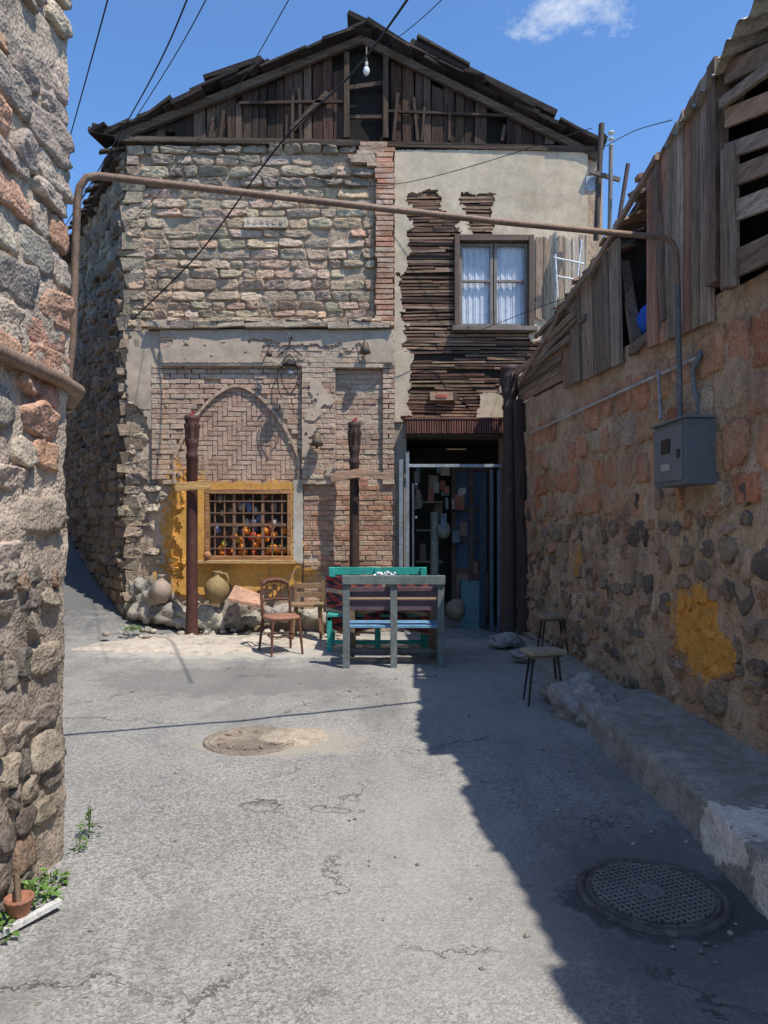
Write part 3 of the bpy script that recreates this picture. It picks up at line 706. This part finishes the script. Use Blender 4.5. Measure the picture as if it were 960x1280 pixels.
def pl(x0,y0,x1,y1,h,n,c=None):
    b.slab([RW(x0,y0+h/2,n),RW(x1,y1+h/2*1.1,n),RW(x1,y1-h/2*1.1,n),RW(x0,y0-h/2,n)],RN*.035,jc(c or random.choice(GW),.2))
for (y0,y1,h) in((92,55,26),(148,122,24),(190,170,20),(225,200,24),(268,245,26),(335,300,34)): pl(912,y0,1080,y1-40,h,.05)
pl(905,130,1000,60,14,.09)
for k in range(18):
    a=U(655,700); y=485-(a-655)*1.3-U(0,38); pl(a-U(6,14),y+U(6,16),a+U(22,38),y-U(14,32),U(5,9),.03+.005*k)
for k in range(4): pl(650,500-8*k,706,470-10*k,8,.02+.01*k)
pl(738,345,824,196,7,.16,(.27,.21,.165)); pl(700,392,745,330,8,.14,(.25,.19,.15)); pl(650,480,705,388,7,.12,(.25,.19,.15))
pl(790,440,832,405,12,.03)
b.build('cross_planks',M_woody,shed,bevel=.003)
b=B(); b.slab([RW(650,505,-.3),RW(1150,300,-.3),RW(1150,-60,-.3),RW(890,80,-.3),RW(820,215,-.3),RW(700,400,-.3)],-RN*.03,(.03,.025,.02)); b.build('shed_dark_backing',M_dark,shed)  # dark backing sheet added behind the boards so no light shows through gaps
b=B()
def corr(b,Y0,Y1,X0,z0,X1,z1,col,amp=.022,pit=.16,zs=0,xsl=0):
    n=int((Y1-Y0)/.02); vs=[]
    for i in range(n+1):
        Y=Y0+(Y1-Y0)*i/n; w=amp*math.sin(2*math.pi*Y/pit); dz=zs*(Y-Y0)
        xx=X0+xsl*(Y-Y1)+.05*math.floor(mn.noise(Vector((math.floor(Y/.9),3.3,0)))*3)
        for k in range(5):
            t=k/4; vs.append((xx+(X1-xx)*t+(.03*mn.noise(Vector((Y*6,0,0))) if k==0 else 0),Y,z0+(z1-z0)*t+w+dz))
    fs=[(i*5+k,(i+1)*5+k,(i+1)*5+k+1,i*5+k+1) for i in range(n) for k in range(4)]
    b.add(vs,fs,col,True); b.add([(v_[0],v_[1],v_[2]-.012) for v_ in vs],[f[::-1] for f in fs],col,True)
corr(b,3.3,5.75,2.12,4.56,3.6,5.1,(.45,.42,.37),zs=-.05)
corr(b,-3,3.28,2.34,4.66,3.8,5.2,(.40,.37,.33),xsl=-.07)
b.build('corrugated_roof',M_conc,shed)
b=B()
for i in range(34):
    Y=5.75+i*.115; x=2.14-(Y-5.7)*.03+U(-.08,.06); z=4.40-(Y-5.75)*.115+U(-.05,.05)
    b.beam((x,Y,z),(x+1.0,Y+U(-.1,.1),z+.25),U(.08,.15),.03,jc(random.choice(GW[2:]),.3),jit=.01)
for i in range(9):
    Y=U(5.8,8.5); x=2.2; z=4.5-(Y-5.75)*.12; b.beam((x,Y,z-.05),(x+U(.1,.3),Y+U(-.4,.4),z+U(.1,.35)),.08,.03,jc(GW[2],.3))
b.build('ragged_roof_boards',M_woodh,shed)
b=B(); p=RW(812,402,-.12); b.ball(p,.17,(.03,.12,.5),sc=(.6,1.2,.9),nz=.3,n=16,m=12); b.build('blue_sack',M_cloth,shed)
# ---- meter box and pipes
b=B(); bx0,bx1=2.02,2.26; GB=(.145,.165,.18)
b.box(((bx0+bx1)/2,5.1,2.09),(bx1-bx0,.56,.44),GB); b.box((bx0-.006,5.11,2.09),(.012,.5,.38),(.16,.18,.195))
b.box((bx0-.016,5.13,2.15),(.01,.15,.1),(.02,.02,.02)); b.box((bx0-.016,5.13,2.0),(.006,.16,.05),(.4,.4,.38)); b.box((bx0-.02,4.9,2.08),(.02,.02,.06),(.05,.05,.05))
b.box((bx0+.11,5.1,2.32),(.27,.6,.015),(.17,.19,.2))
b.build('gas_meter_box',M_box,bevel=.006)
b=B(); RP=(.25,.165,.115); GP=(.15,.15,.15)
A=Vector((-1.66,3.93,3.49)); Zz=Vector((2.1,5.18,3.66))
lv=[Vector((-1.74,3.93,2.25)),Vector((-1.70,3.93,2.6)),Vector((-1.675,3.93,3.36)),A+Vector((0,0,-.05)),A+Vector((.035,0,0)),A+Vector((.09,.02,.02))]
b.tube(lv+[A.lerp(Zz,.3)+Vector((0,0,.005)),A.lerp(Zz,.65)+Vector((0,0,-.012)),Zz+Vector((-.09,0,.0)),Zz+Vector((-.03,0,-.03)),Zz+Vector((0,0,-.09)),Vector((2.1,5.15,3.3))],.021,RP,10)
b.tube([Vector((2.1,5.15,3.3)),Vector((2.11,5.13,2.34))],.021,GP,10)
b.tube([Vector((-1.50,2.3,2.27)),Vector((-1.50,3.3,2.27)),Vector((-1.52,3.58,2.26)),Vector((-1.72,3.93,2.25))],.034,(.30,.20,.14),12)
b.tube([Vector((-1.70,3.87,2.25)),Vector((-1.76,3.99,2.25))],.042,(.28,.19,.13),12)
b.build('overhead_gas_pipe',M_metal)
b=B(); 
b.tube([RW(662,542,.06),RW(760,497,.06),RW(820,470,.06),RW(872,447,.06)],.014,(.5,.49,.47),8)
b.tube([Vector((2.2,5.02,2.33)),Vector((2.2,5.02,2.42)),RW(868,490,.07),RW(866,462,.07),RW(874,445,.07),RW(876,440,.04)],.02,(.18,.2,.21),8)
b.tube([RW(823,462,.07),RW(826,524,.14)],.012,(.36,.36,.34),8)
b.build('wall_conduit',M_metal)

# ------------------------------------------------ LEFT HOUSE (near)
lh=empty('stone_corner_house'); LF=(Vector((-1.57,0,0)),Vector((.006,1,0)).normalized(),Vector((1,0,0)))
LE=3.5
b=B()
b.sheet(LF,-2.5,LE-.02,1.35,6.0,.035,.03,(.47,.395,.32),fz=2.5,base=.015)
b.sheet(LF,-2.5,LE-.06,-.1,1.36,.035,.03,(.33,.28,.235),fz=2.5,base=.012)
EF=(Vector((-1.57,LE-.02,0)),Vector((-1,0,0)),Vector((0,1,0))); b.sheet(EF,-.02,3.0,-.1,6.0,.12,.03,(.36,.31,.26))
v=.03
while v<5.9:
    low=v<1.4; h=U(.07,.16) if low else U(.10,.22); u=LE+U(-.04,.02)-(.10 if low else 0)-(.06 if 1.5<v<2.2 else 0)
    while u>-2.4:
        w=U(.09,.28) if low else U(.16,.5)
        if R()>(.18 if low else .16):
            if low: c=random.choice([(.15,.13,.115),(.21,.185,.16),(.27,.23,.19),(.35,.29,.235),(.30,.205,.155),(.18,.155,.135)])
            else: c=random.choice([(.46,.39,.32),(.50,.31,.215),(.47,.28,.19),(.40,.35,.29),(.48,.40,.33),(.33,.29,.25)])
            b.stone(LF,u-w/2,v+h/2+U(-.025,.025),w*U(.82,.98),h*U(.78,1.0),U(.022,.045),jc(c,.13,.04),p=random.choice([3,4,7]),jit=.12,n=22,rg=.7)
        u-=w
    v+=h
b.build('stone_wall_face',M_left,lh)
b=B(); b.box((-3.1,LE/2-1.27,2.9),(2.95,LE+2.4,6.1),(.3,.26,.22)); b.build('wall_core',M_mortar,lh)
# unseen wall added across the lane, tall and close to block sky light
b=B(); LB=(Vector((-5.3,5.6,0)),Vector((-.5,.866,0)),Vector((.866,.5,0)))
b.sheet(LB,-1.5,14,-.2,6.2,.2,.04,(.28,.24,.2))
v=.0
while v<6.0:
    h=U(.2,.32);u=-1.4
    while u<13.5:
        w=U(.25,.6)
        b.stone(LB,u+w/2,v+h/2,w*.93,h*.9,U(.03,.08),jc(random.choice([TAN,GRY,GRY,(.2,.18,.16)]),.2),p=4,jit=.09,n=10)
        u+=w
    v+=h
b.slab([LB[0]+LB[1]*u+Vector((0,0,z)) for u,z in((-1.5,-.2),(14,-.2),(14,6.25),(-1.5,6.25))],-LB[2]*.5-Vector((0,0,.02)),(.3,.26,.22))
b.build('lane_sky_blocking_wall',M_stone)

# ------------------------------------------------ street details
def manhole(b,X,Y,r,col,grid=True):
    z=hgt(X,Y)+.006
    b.lathe([(r*1.14,-.03),(r*1.14,.010),(r*1.04,.014),(r*1.035,.002),(r*1.0,.002),(r*.995,.012),(r*.93,.012),(r*.92,.006),(0.001,.006)],(X,Y,z),col,56)
    m=9
    if grid:
        for i in range(-m,m+1):
            t=i/m*r*.9; l=math.sqrt(max(0,(r*.91)**2-t*t))
            cuts=[(-l,l)]
            if abs(t)<r*.2: q=math.sqrt((r*.2)**2-t*t); cuts=[(-l,-q),(q,l)]
            for a,e in cuts:
                if e-a<.02: continue
                d1=Vector((.94,.34,0));d2=Vector((-.34,.94,0)); cc=Vector((X,Y,z+.011))
                b.beam(cc+d1*t+d2*a,cc+d1*t+d2*e,.009,.012,tuple(c*2.2 for c in col)); b.beam(cc+d2*t+d1*a+Vector((0,0,.0012)),cc+d2*t+d1*e+Vector((0,0,.0012)),.009,.012,tuple(c*2.2 for c in col))
        b.lathe([(r*.2,.004),(r*.2,.018),(r*.15,.018),(r*.14,.010),(.07*r,.010),(.06*r,.017),(.001,.017)],(X,Y,z),tuple(c*1.9 for c in col),32)
b=B(); manhole(b,1.16,3.12,.275,(.10,.096,.09)); b.build('manhole_cover',M_iron)
b=B(); manhole(b,-.98,5.3,.30,(.25,.215,.18),grid=False); 
for k in range(12):
    a=k*math.pi/6; b.box((-.98+math.cos(a)*.22,5.3+math.sin(a)*.22,hgt(-.98,5.3)+.018),(.05,.02,.01),(.28,.24,.2),rot=a)
b.build('manhole_cover',M_conc)
def mound(b,X,Y,rx,ry,h,col,sd=0,n=40):
    vs=[(X,Y,hgt(X,Y)+h)];fs=[];rg=8
    for i in range(1,rg+1):
        t=i/rg
        for k in range(n):
            a=2*math.pi*k/n; w=1+.4*mn.noise(Vector((math.cos(a)*1.5+sd,math.sin(a)*1.5,0)))+.2*mn.noise(Vector((math.cos(a)*6+sd,math.sin(a)*6,0)))
            x=X+rx*t*w*math.cos(a);y=Y+ry*t*w*math.sin(a); vs.append((x,y,hgt(x,y)+h*(1-t**2)-.012*t+.008*mn.noise(Vector((x*14,y*14,0)))))
    for k in range(n): fs.append((0,1+k,1+(k+1)%n))
    for i in range(rg-1):
        for k in range(n): a=1+i*n+k;c=1+i*n+(k+1)%n; fs.append((a,a+n,c+n,c))
    b.add(vs,fs,col,True)
b=B(); mound(b,-.72,5.42,.42,.30,.034,(.37,.325,.265),3); b.build('dirt_patch',M_conc)
b=B(); mound(b,-2.5,9.6,1.25,.85,.09,(.48,.44,.39),5,60); mound(b,-1.1,9.9,1.2,.6,.05,(.46,.42,.37),8,60); b.build('concrete_apron',M_conc)
b=B()
for (px,py,r,sx,sz) in((178,762,.2,1,1.1),(205,768,.2,1.3,.8),(232,775,.22,1.2,.75),(262,775,.2,1.3,.9),(290,770,.21,1,.95),(315,775,.16,1.1,.8),(335,770,.14,1,.8),(355,768,.16,1.4,.7),(192,745,.17,1,1),(172,738,.15,1,1),(300,755,.13,1.1,.8),(390,770,.15,1.4,.6),(420,775,.15,1.5,.6),(460,775,.15,1.4,.6)):
    p=P(px,py,10.5); b.ball((p.x,10.62+U(-.1,.05),p.z),r,jc(random.choice([(.38,.36,.33),(.3,.28,.25),(.44,.41,.37)]),.12),sc=(sx,.8,sz),n=22,m=16,nz=.6,sd=px)
for k in range(60): 
    x=U(-3.9,-.6); b.ball((x,10.2+U(-.5,.35),hgt(x,10.2)+.04),U(.015,.055),jc((.4,.37,.33),.2),sc=(1.2,1,.7),n=8,m=6,nz=.6,sd=k)
b.build('foundation_boulders',M_conc)
b=B()
for k in range(190):
    x=U(-1.5,1.6) if k%3 else U(1.2,1.62); y=U(1.8,9.5); b.ball((x,y,hgt(x,y)+.004),U(.004,.013),jc((.30,.28,.25),.4),sc=(1.2,1,.6),n=6,m=4,nz=.5,sd=k)
b.build('loose_gravel',M_conc)
def jug(px,py,Y,r,col,name,handle=True):
    p=P(px,py,Y); b=B()
    prof=[(.0,-r*1.15),(r*.4,-r*1.15),(r*.55,-r*1.05),(r*.92,-r*.4),(r,0),(r*.9,r*.45),(r*.5,r*.85),(r*.3,r*1.0),(r*.27,r*1.25),(r*.42,r*1.42),(r*.34,r*1.42),(r*.2,r*1.2),(.0,r*1.1)]
    b.lathe(prof,p,col,22)
    if handle: b.tube([p+Vector((r*.28,-.02,r*1.25)),p+Vector((r*.8,-.03,r*1.2)),p+Vector((r*.95,-.03,r*.8)),p+Vector((r*.85,-.02,r*.4))],r*.1,col,8)
    b.build(name,M_clay)
jug(201,738,10.45,.16,(.36,.28,.22),'clay_jar',False); jug(271,736,10.4,.18,(.28,.20,.09),'clay_jug')
jug(259,694,10.62,.06,(.4,.2,.1),'clay_pot',False)
b=B(); b.slab([P(284,752,10.1),P(326,760,10.0),P(330,748,10.35),P(294,735,10.4)],(0,0,.05),(.44,.28,.22)); b.build('flat_stone_slab',M_stone,bevel=.01)

# ------------------------------------------------ furniture
def bench(name,X,Y,W,colf,colp,cols,face=1,tall=1.03):
    e=empty(name); y=Y; b=B()
    for x in(X-W/2,X,X+W/2):
        b.box((x,y,tall/2),(.075,.065,tall),colf,jit=.003); b.box((x,y+face*.42,.22),(.06,.06,.44),colf); b.box((x,y+face*.21,.41),(.05,.48,.05),colf)
    b.box((X,y+face*.42,.12),(W,.03,.05),colf); b.box((X,y-face*.045,tall-.05),(W+.09,.03,.10),colf,jit=.003)
    b.build('frame',M_paint,e,bevel=.004)
    b=B()
    for z in (tall-.19,tall-.34): b.box((X,y+face*.048,z),(W+.02,.025,.115),colp,jit=.003)
    b.build('back_slats',M_paint,e,bevel=.004)
    b=B()
    for i in range(4): b.box((X,y+face*(.07+.115*i),.455),(W+.06,.10,.03),cols,jit=.002)
    b.build('seat_slats',M_paint,e,bevel=.004); return e
bench('park_bench',P(492,840,8.0).x,8.0,1.05,(.155,.18,.175),(.125,.08,.095),(.14,.28,.42))
bench('park_bench',P(472,820,9.35).x,9.45,1.2,(.04,.38,.32),(.04,.42,.34),(.05,.34,.3),face=-1,tall=1.03)
e=empty('wooden_table'); b=B(); b.box((.1,8.75,.70),(1.15,.5,.04),(.25,.17,.11)); 
for x in(-.38,.58):
    for y in(8.55,8.95): b.box((x,y,.34),(.06,.06,.68),(.22,.15,.1))
b.build('top_and_legs',M_paint,e,bevel=.004)
b=B()
for k in range(40):
    a=U(0,6.28); rr=U(0,.12); b.ball((.02+rr*math.cos(a)*1.5,8.72+rr*math.sin(a),.86+U(0,.16)),U(.012,.024),random.choice([(.75,.75,.72),(.8,.8,.78),(.2,.3,.12),(.55,.6,.6)]),n=6,m=5)
for k in range(10):
    a=U(0,6.28); b.tube([(.02,8.72,.78),(.02+.1*math.cos(a),8.72+.08*math.sin(a),.9)],.004,(.1,.2,.05),5)
b.lathe([(.0,0),(.06,0),(.08,.06),(.06,.1),(.05,.1),(.0,.03)],(.02,8.72,.72),(.5,.5,.48),14)
b.build('small_flower_vase',M_fruit)
b=B(); nu,nv=44,40
for j in range(nv):
    for i in range(nu):
        def pt(i,j):
            u=i/nu;v_=j/nv; x=-.74+u*1.32; yy=8.98+.03*math.sin(u*24+1.2*math.sin(v_*4))*(.3+v_); 
            if u<.25: yy+=(.25-u)*1.0
            return (x,yy,.93-v_*(.66+.05*math.sin(u*8)))
        st=(j//3)%5; zig=((i+(j if (j//6)%2 else -j))//2)%3
        c=[(.30,.04,.04),(.03,.02,.03),(.28,.06,.05),(.45,.35,.25),(.04,.03,.05)][st]
        if zig==0 and st in(1,4): c=(.35,.08,.06)
        if zig==1 and st in(0,2): c=(.05,.04,.08)
        b.add([pt(i,j),pt(i,j+1),pt(i+1,j+1),pt(i+1,j)],[(0,1,2,3)],c,True)
b.build('woven_carpet',M_cloth)
def chair(name,X,Y,rot,wood,seat):
    e=empty(name); b=B(); ca,sa=math.cos(rot),math.sin(rot)
    T=lambda x,y,z:(X+x*ca-y*sa,Y+x*sa+y*ca,z)
    for sx in(-1,1):
        b.tube([T(sx*.17,-.17,.44),T(sx*.20,-.21,0)],[.02,.014],wood,8)
        b.tube([T(sx*.21,.23,0),T(sx*.18,.17,.44),T(sx*.19,.20,.68),T(sx*.17,.235,.86)],[.015,.02,.018,.016],wood,8)
    b.tube([T(.165*math.cos(a),.165*math.sin(a),.22) for a in [k*math.pi/8 for k in range(17)]],.010,wood,6)
    b.tube([T(-.17,.235,.84),T(-.1,.26,.88),T(0,.265,.89),T(.1,.26,.88),T(.17,.235,.84)],.03,wood,8)
    b.tube([T(-.18,.2,.64),T(0,.235,.65),T(.18,.2,.64)],.016,wood,8)
    for x in(-.09,-.03,.03,.09): b.tube([T(x,.225,.65),T(x,.258,.87)],.010,wood,6)
    b.build('frame',M_paint,e)
    b=B(); vs=[];n=28
    for r_,z in((.9,.425),(1,.43),(1,.455),(.93,.468),(.5,.462)):
        for k in range(n):
            a=2*math.pi*k/n; c,s_=math.cos(a),math.sin(a); q=(abs(c)**3+abs(s_)**3)**(-1/3)*.215*r_; vs.append(T(c*q,s_*q,z))
    fs=[(i*n+k,i*n+(k+1)%n,(i+1)*n+(k+1)%n,(i+1)*n+k) for i in range(4) for k in range(n)]+[tuple(range(4*n,5*n)),tuple(range(n))[::-1]]
    b.add(vs,fs,seat,True); b.build('seat',M_paint,e)
chair('bentwood_chair',P(353,815,9.05).x,8.95,math.radians(28),(.13,.055,.035),(.34,.16,.11))
b=B(); X=P(385,760,9.85).x
b.box((X,9.85,.50),(.42,.34,.035),(.28,.18,.10))
for sx in(-1,1):
    for sy in(-1,1): b.beam((X+sx*.16,9.85+sy*.12,.49),(X+sx*.19,9.85+sy*.15,.05),.035,.035,(.25,.15,.08))
for z in(.62,.74): b.box((X,10.02,z),(.42,.025,.07),(.28,.18,.10))
for sx in(-1,1): b.box((X+sx*.19,10.02,.64),(.035,.035,.34),(.25,.15,.08))
b.build('wooden_chair',M_paint,bevel=.004)
def stool(X,Y,z0,h,w,col):
    b=B(); b.box((X,Y,z0+h),(w,w*.75,.035),col,rot=.25,jit=.002); b.box((X,Y,z0+h-.035),(w*.8,w*.55,.03),tuple(c*.6 for c in col),rot=.25)
    for sx in(-1,1):
        for sy in(-1,1): b.tube([(X+sx*w*.32,Y+sy*w*.22,z0+h-.03),(X+sx*w*.48,Y+sy*w*.36,z0)],[.014,.009],(.04,.035,.03),7)
    b.build('wooden_stool',M_paint,bevel=.003)
stool(P(681,885,6.35).x,6.4,0,.47,.33,(.40,.31,.22)); stool(P(688,820,8.3).x,8.2,.1,.45,.32,(.36,.26,.18))
# ------------------------------------------------ plants bottom-left
def leafy(b,X,Y,z,n,rad,h,L=.06,cols=((.10,.19,.035),(.14,.26,.05),(.08,.15,.03))):
    for k in range(n):
        a=U(0,6.28); r=rad*math.sqrt(R()); p=Vector((X+r*math.cos(a),Y+r*math.sin(a),z+h*U(.1,1)*(1-r/rad*.5)))
        d=Vector((math.cos(a+U(-.8,.8)),math.sin(a+U(-.8,.8)),U(-.1,.9))).normalized(); sd=d.cross(Vector((0,0,1))).normalized(); l=L*U(.5,1.3); w=l*.32
        up=sd.cross(d)*.15*l
        b.add([p,p+d*l*.45+sd*w+up,p+d*l*.5-up*.3,p+d*l*.45-sd*w+up,p+d*l-up],[(0,1,2),(0,2,3),(1,4,2),(2,4,3)],jc(random.choice(cols),.2))
    for k in range(n//6):
        a=U(0,6.28); r=rad*.6*R(); b.tube([(X,Y,z),(X+r*math.cos(a),Y+r*math.sin(a),z+h*.8)],.002,(.12,.18,.05),4,False)
b=B(); leafy(b,-1.46,3.0,0,75,.08,.12,.04); leafy(b,-1.47,3.18,0,35,.05,.08,.035); leafy(b,-1.49,2.76,0,45,.07,.1,.04); b.build('weed_plant',M_leaf)
b=B(); leafy(b,-1.50,3.66,.0,45,.04,.2,.025); leafy(b,-1.48,3.5,.0,22,.04,.1,.025); b.build('weed_plant',M_leaf)
b=B(); leafy(b,P(165,768,10).x,10.0,.1,60,.12,.1,.05); b.build('weed_plant',M_leaf)
b=B(); b.lathe([(0,0),(.035,0),(.05,.085),(.056,.085),(.056,.10),(.045,.10),(.04,.05),(0,.05)],(-1.45,2.86,.02),(.34,.15,.09),18); b.tube([(-1.45,2.86,.07),(-1.47,2.88,.2)],.012,(.2,.14,.09),6); b.build('flower_pot',M_clay)
b=B(); b.beam((-1.52,2.66,.03),(-1.33,2.96,.05),.03,.02,(.6,.58,.54)); b.build('broken_white_batten',M_paint)

# ------------------------------------------------ wires
def wire(name,pts,r=.006):
    b=B(); pts=[Vector(p) for p in pts]; out=[]
    if len(pts)==2:
        L_=(pts[1]-pts[0]).length
        for i in range(17): t=i/16; out.append(pts[0].lerp(pts[1],t)-Vector((0,0,.012*L_*4*t*(1-t))))
    else:
        for s_ in range(len(pts)-1):
            p0=pts[max(s_-1,0)];p1=pts[s_];p2=pts[s_+1];p3=pts[min(s_+2,len(pts)-1)]
            for i in range(8):
                t=i/8; out.append(.5*((2*p1)+(p2-p0)*t+(2*p0-5*p1+4*p2-p3)*t*t+(3*p1-p0-3*p2+p3)*t**3))
        out.append(pts[-1])
    b.tube(out,r,(.02,.02,.02),6,False); b.build(name,M_wire)
wire('overhead_cable',[P(530,-30,5.2),P(440,92,7),P(350,180,8.4),P(250,315,10.0),P(165,400,10.7)],.011)
wire('overhead_cable',[P(140,-20,5),P(110,90,6.5),P(78,205,9)],.006)
wire('overhead_cable',[P(242,-20,5),P(180,115,7),P(80,285,11)],.007)
wire('overhead_cable',[P(268,-20,5),P(200,100,7),P(92,265,10.5)],.005)
wire('overhead_cable',[P(372,-20,6),P(290,120,8.5),P(215,215,10.68)],.005)
wire('overhead_cable',[P(572,-20,7),P(480,58,10.5)],.005)
wire('overhead_cable',[P(115,165,10.5),P(300,200,10.68),P(480,232,10.6),P(740,160,9.5)],.005)
wire('overhead_cable',[P(840,150,7),P(790,165,8.5),P(745,190,10)],.005)
wire('overhead_cable',[P(86,340,9),P(150,290,10.5),P(240,200,10.66)],.005)
wire('overhead_cable',[P(505,440,10.6),P(580,420,10.5),P(700,375,9.5),P(900,325,5)],.005)
b=B(); b.tube([P(745,300,10.2),P(752,155,10.2)],.04,(.09,.065,.05),10); b.tube([P(762,290,10.0),P(764,182,10.0)],.03,(.22,.2,.19),10)
for k,dy in enumerate((166,174,182)): b.ball(P(764,dy,10.0),.045-.005*k,(.5,.5,.48),sc=(1,1,.6))
b.beam(P(738,215,10.1),P(775,225,10.1),.05,.05,(.15,.12,.1)); b.box(P(737,232,10.3),(.14,.14,.2),(.42,.48,.55)); b.tube([P(770,300,9.8),P(785,205,9.8)],.03,(.1,.07,.06),8)
b.build('utility_mast',M_metal)
b=B()
for (a,c) in(((692,322),(730,330)),((694,345),(732,352)),((694,318),(697,372)),((727,300),(722,345))): b.tube([P(a[0],a[1],9.8),P(c[0],c[1],9.8)],.014,(.7,.7,.68),6)
b.build('tv_antenna',M_metal)

# ------------------------------------------------ light, sky, camera
sd=Vector((.40,-.37,1)).normalized()
sun=bpy.data.lights.new('sun','SUN'); sun.energy=5.0; sun.angle=math.radians(.5); sun.color=(1,.945,.86)
so=bpy.data.objects.new('sun',sun); so.rotation_euler=sd.to_track_quat('Z','Y').to_euler(); so.location=(5,-5,12); bpy.context.scene.collection.objects.link(so)
w=bpy.data.worlds.new('World'); bpy.context.scene.world=w; w.use_nodes=True; nt=w.node_tree
bg=nt.nodes['Background']; sky=nd(nt,'ShaderNodeTexSky',{'sky_type':'NISHITA','sun_disc':False}); sky.sun_elevation=math.asin(sd.z); sky.sun_rotation=math.atan2(sd.x,sd.y); sky.altitude=800; sky.dust_density=.6; sky.ozone_density=2.0
tc=nd(nt,'ShaderNodeTexCoord').outputs['Generated']
cd=Vector((236/900,1,648/900)).normalized()
df=VM(nt,'MULTIPLY',VM(nt,'SUBTRACT',tc,tuple(cd)),(1/.045,1/.05,1/.02)); dl=VM(nt,'LENGTH',df)
nz=NZ(nt,VM(nt,'MULTIPLY',tc,(1,1,1.6)),16,7,.65)
k=MR(nt,MA(nt,'ADD',dl,MA(nt,'MULTIPLY',MA(nt,'SUBTRACT',nz,.5),5)),.0,1.5,.85,0)
skc=MX(nt,1.0,sky.outputs[0],(1.0,1.36,1.68),'MULTIPLY')
c=MX(nt,k,skc,(6.5,6.8,7.1)); nt.links.new(c,bg.inputs[0]); bg.inputs[1].default_value=.145
cam=bpy.data.cameras.new('camera'); co=bpy.data.objects.new('camera',cam); bpy.context.scene.collection.objects.link(co)
co.location=(0,0,CAMH); co.rotation_euler=(math.radians(90),0,0); cam.sensor_fit='VERTICAL'; cam.sensor_height=36; cam.lens=36*900/1280; cam.shift_y=15/1280; cam.clip_end=2000; cam.clip_start=.05
bpy.context.scene.camera=co
sc=bpy.context.scene; sc.view_settings.view_transform='Standard'; sc.view_settings.look='None'; sc.view_settings.exposure=0
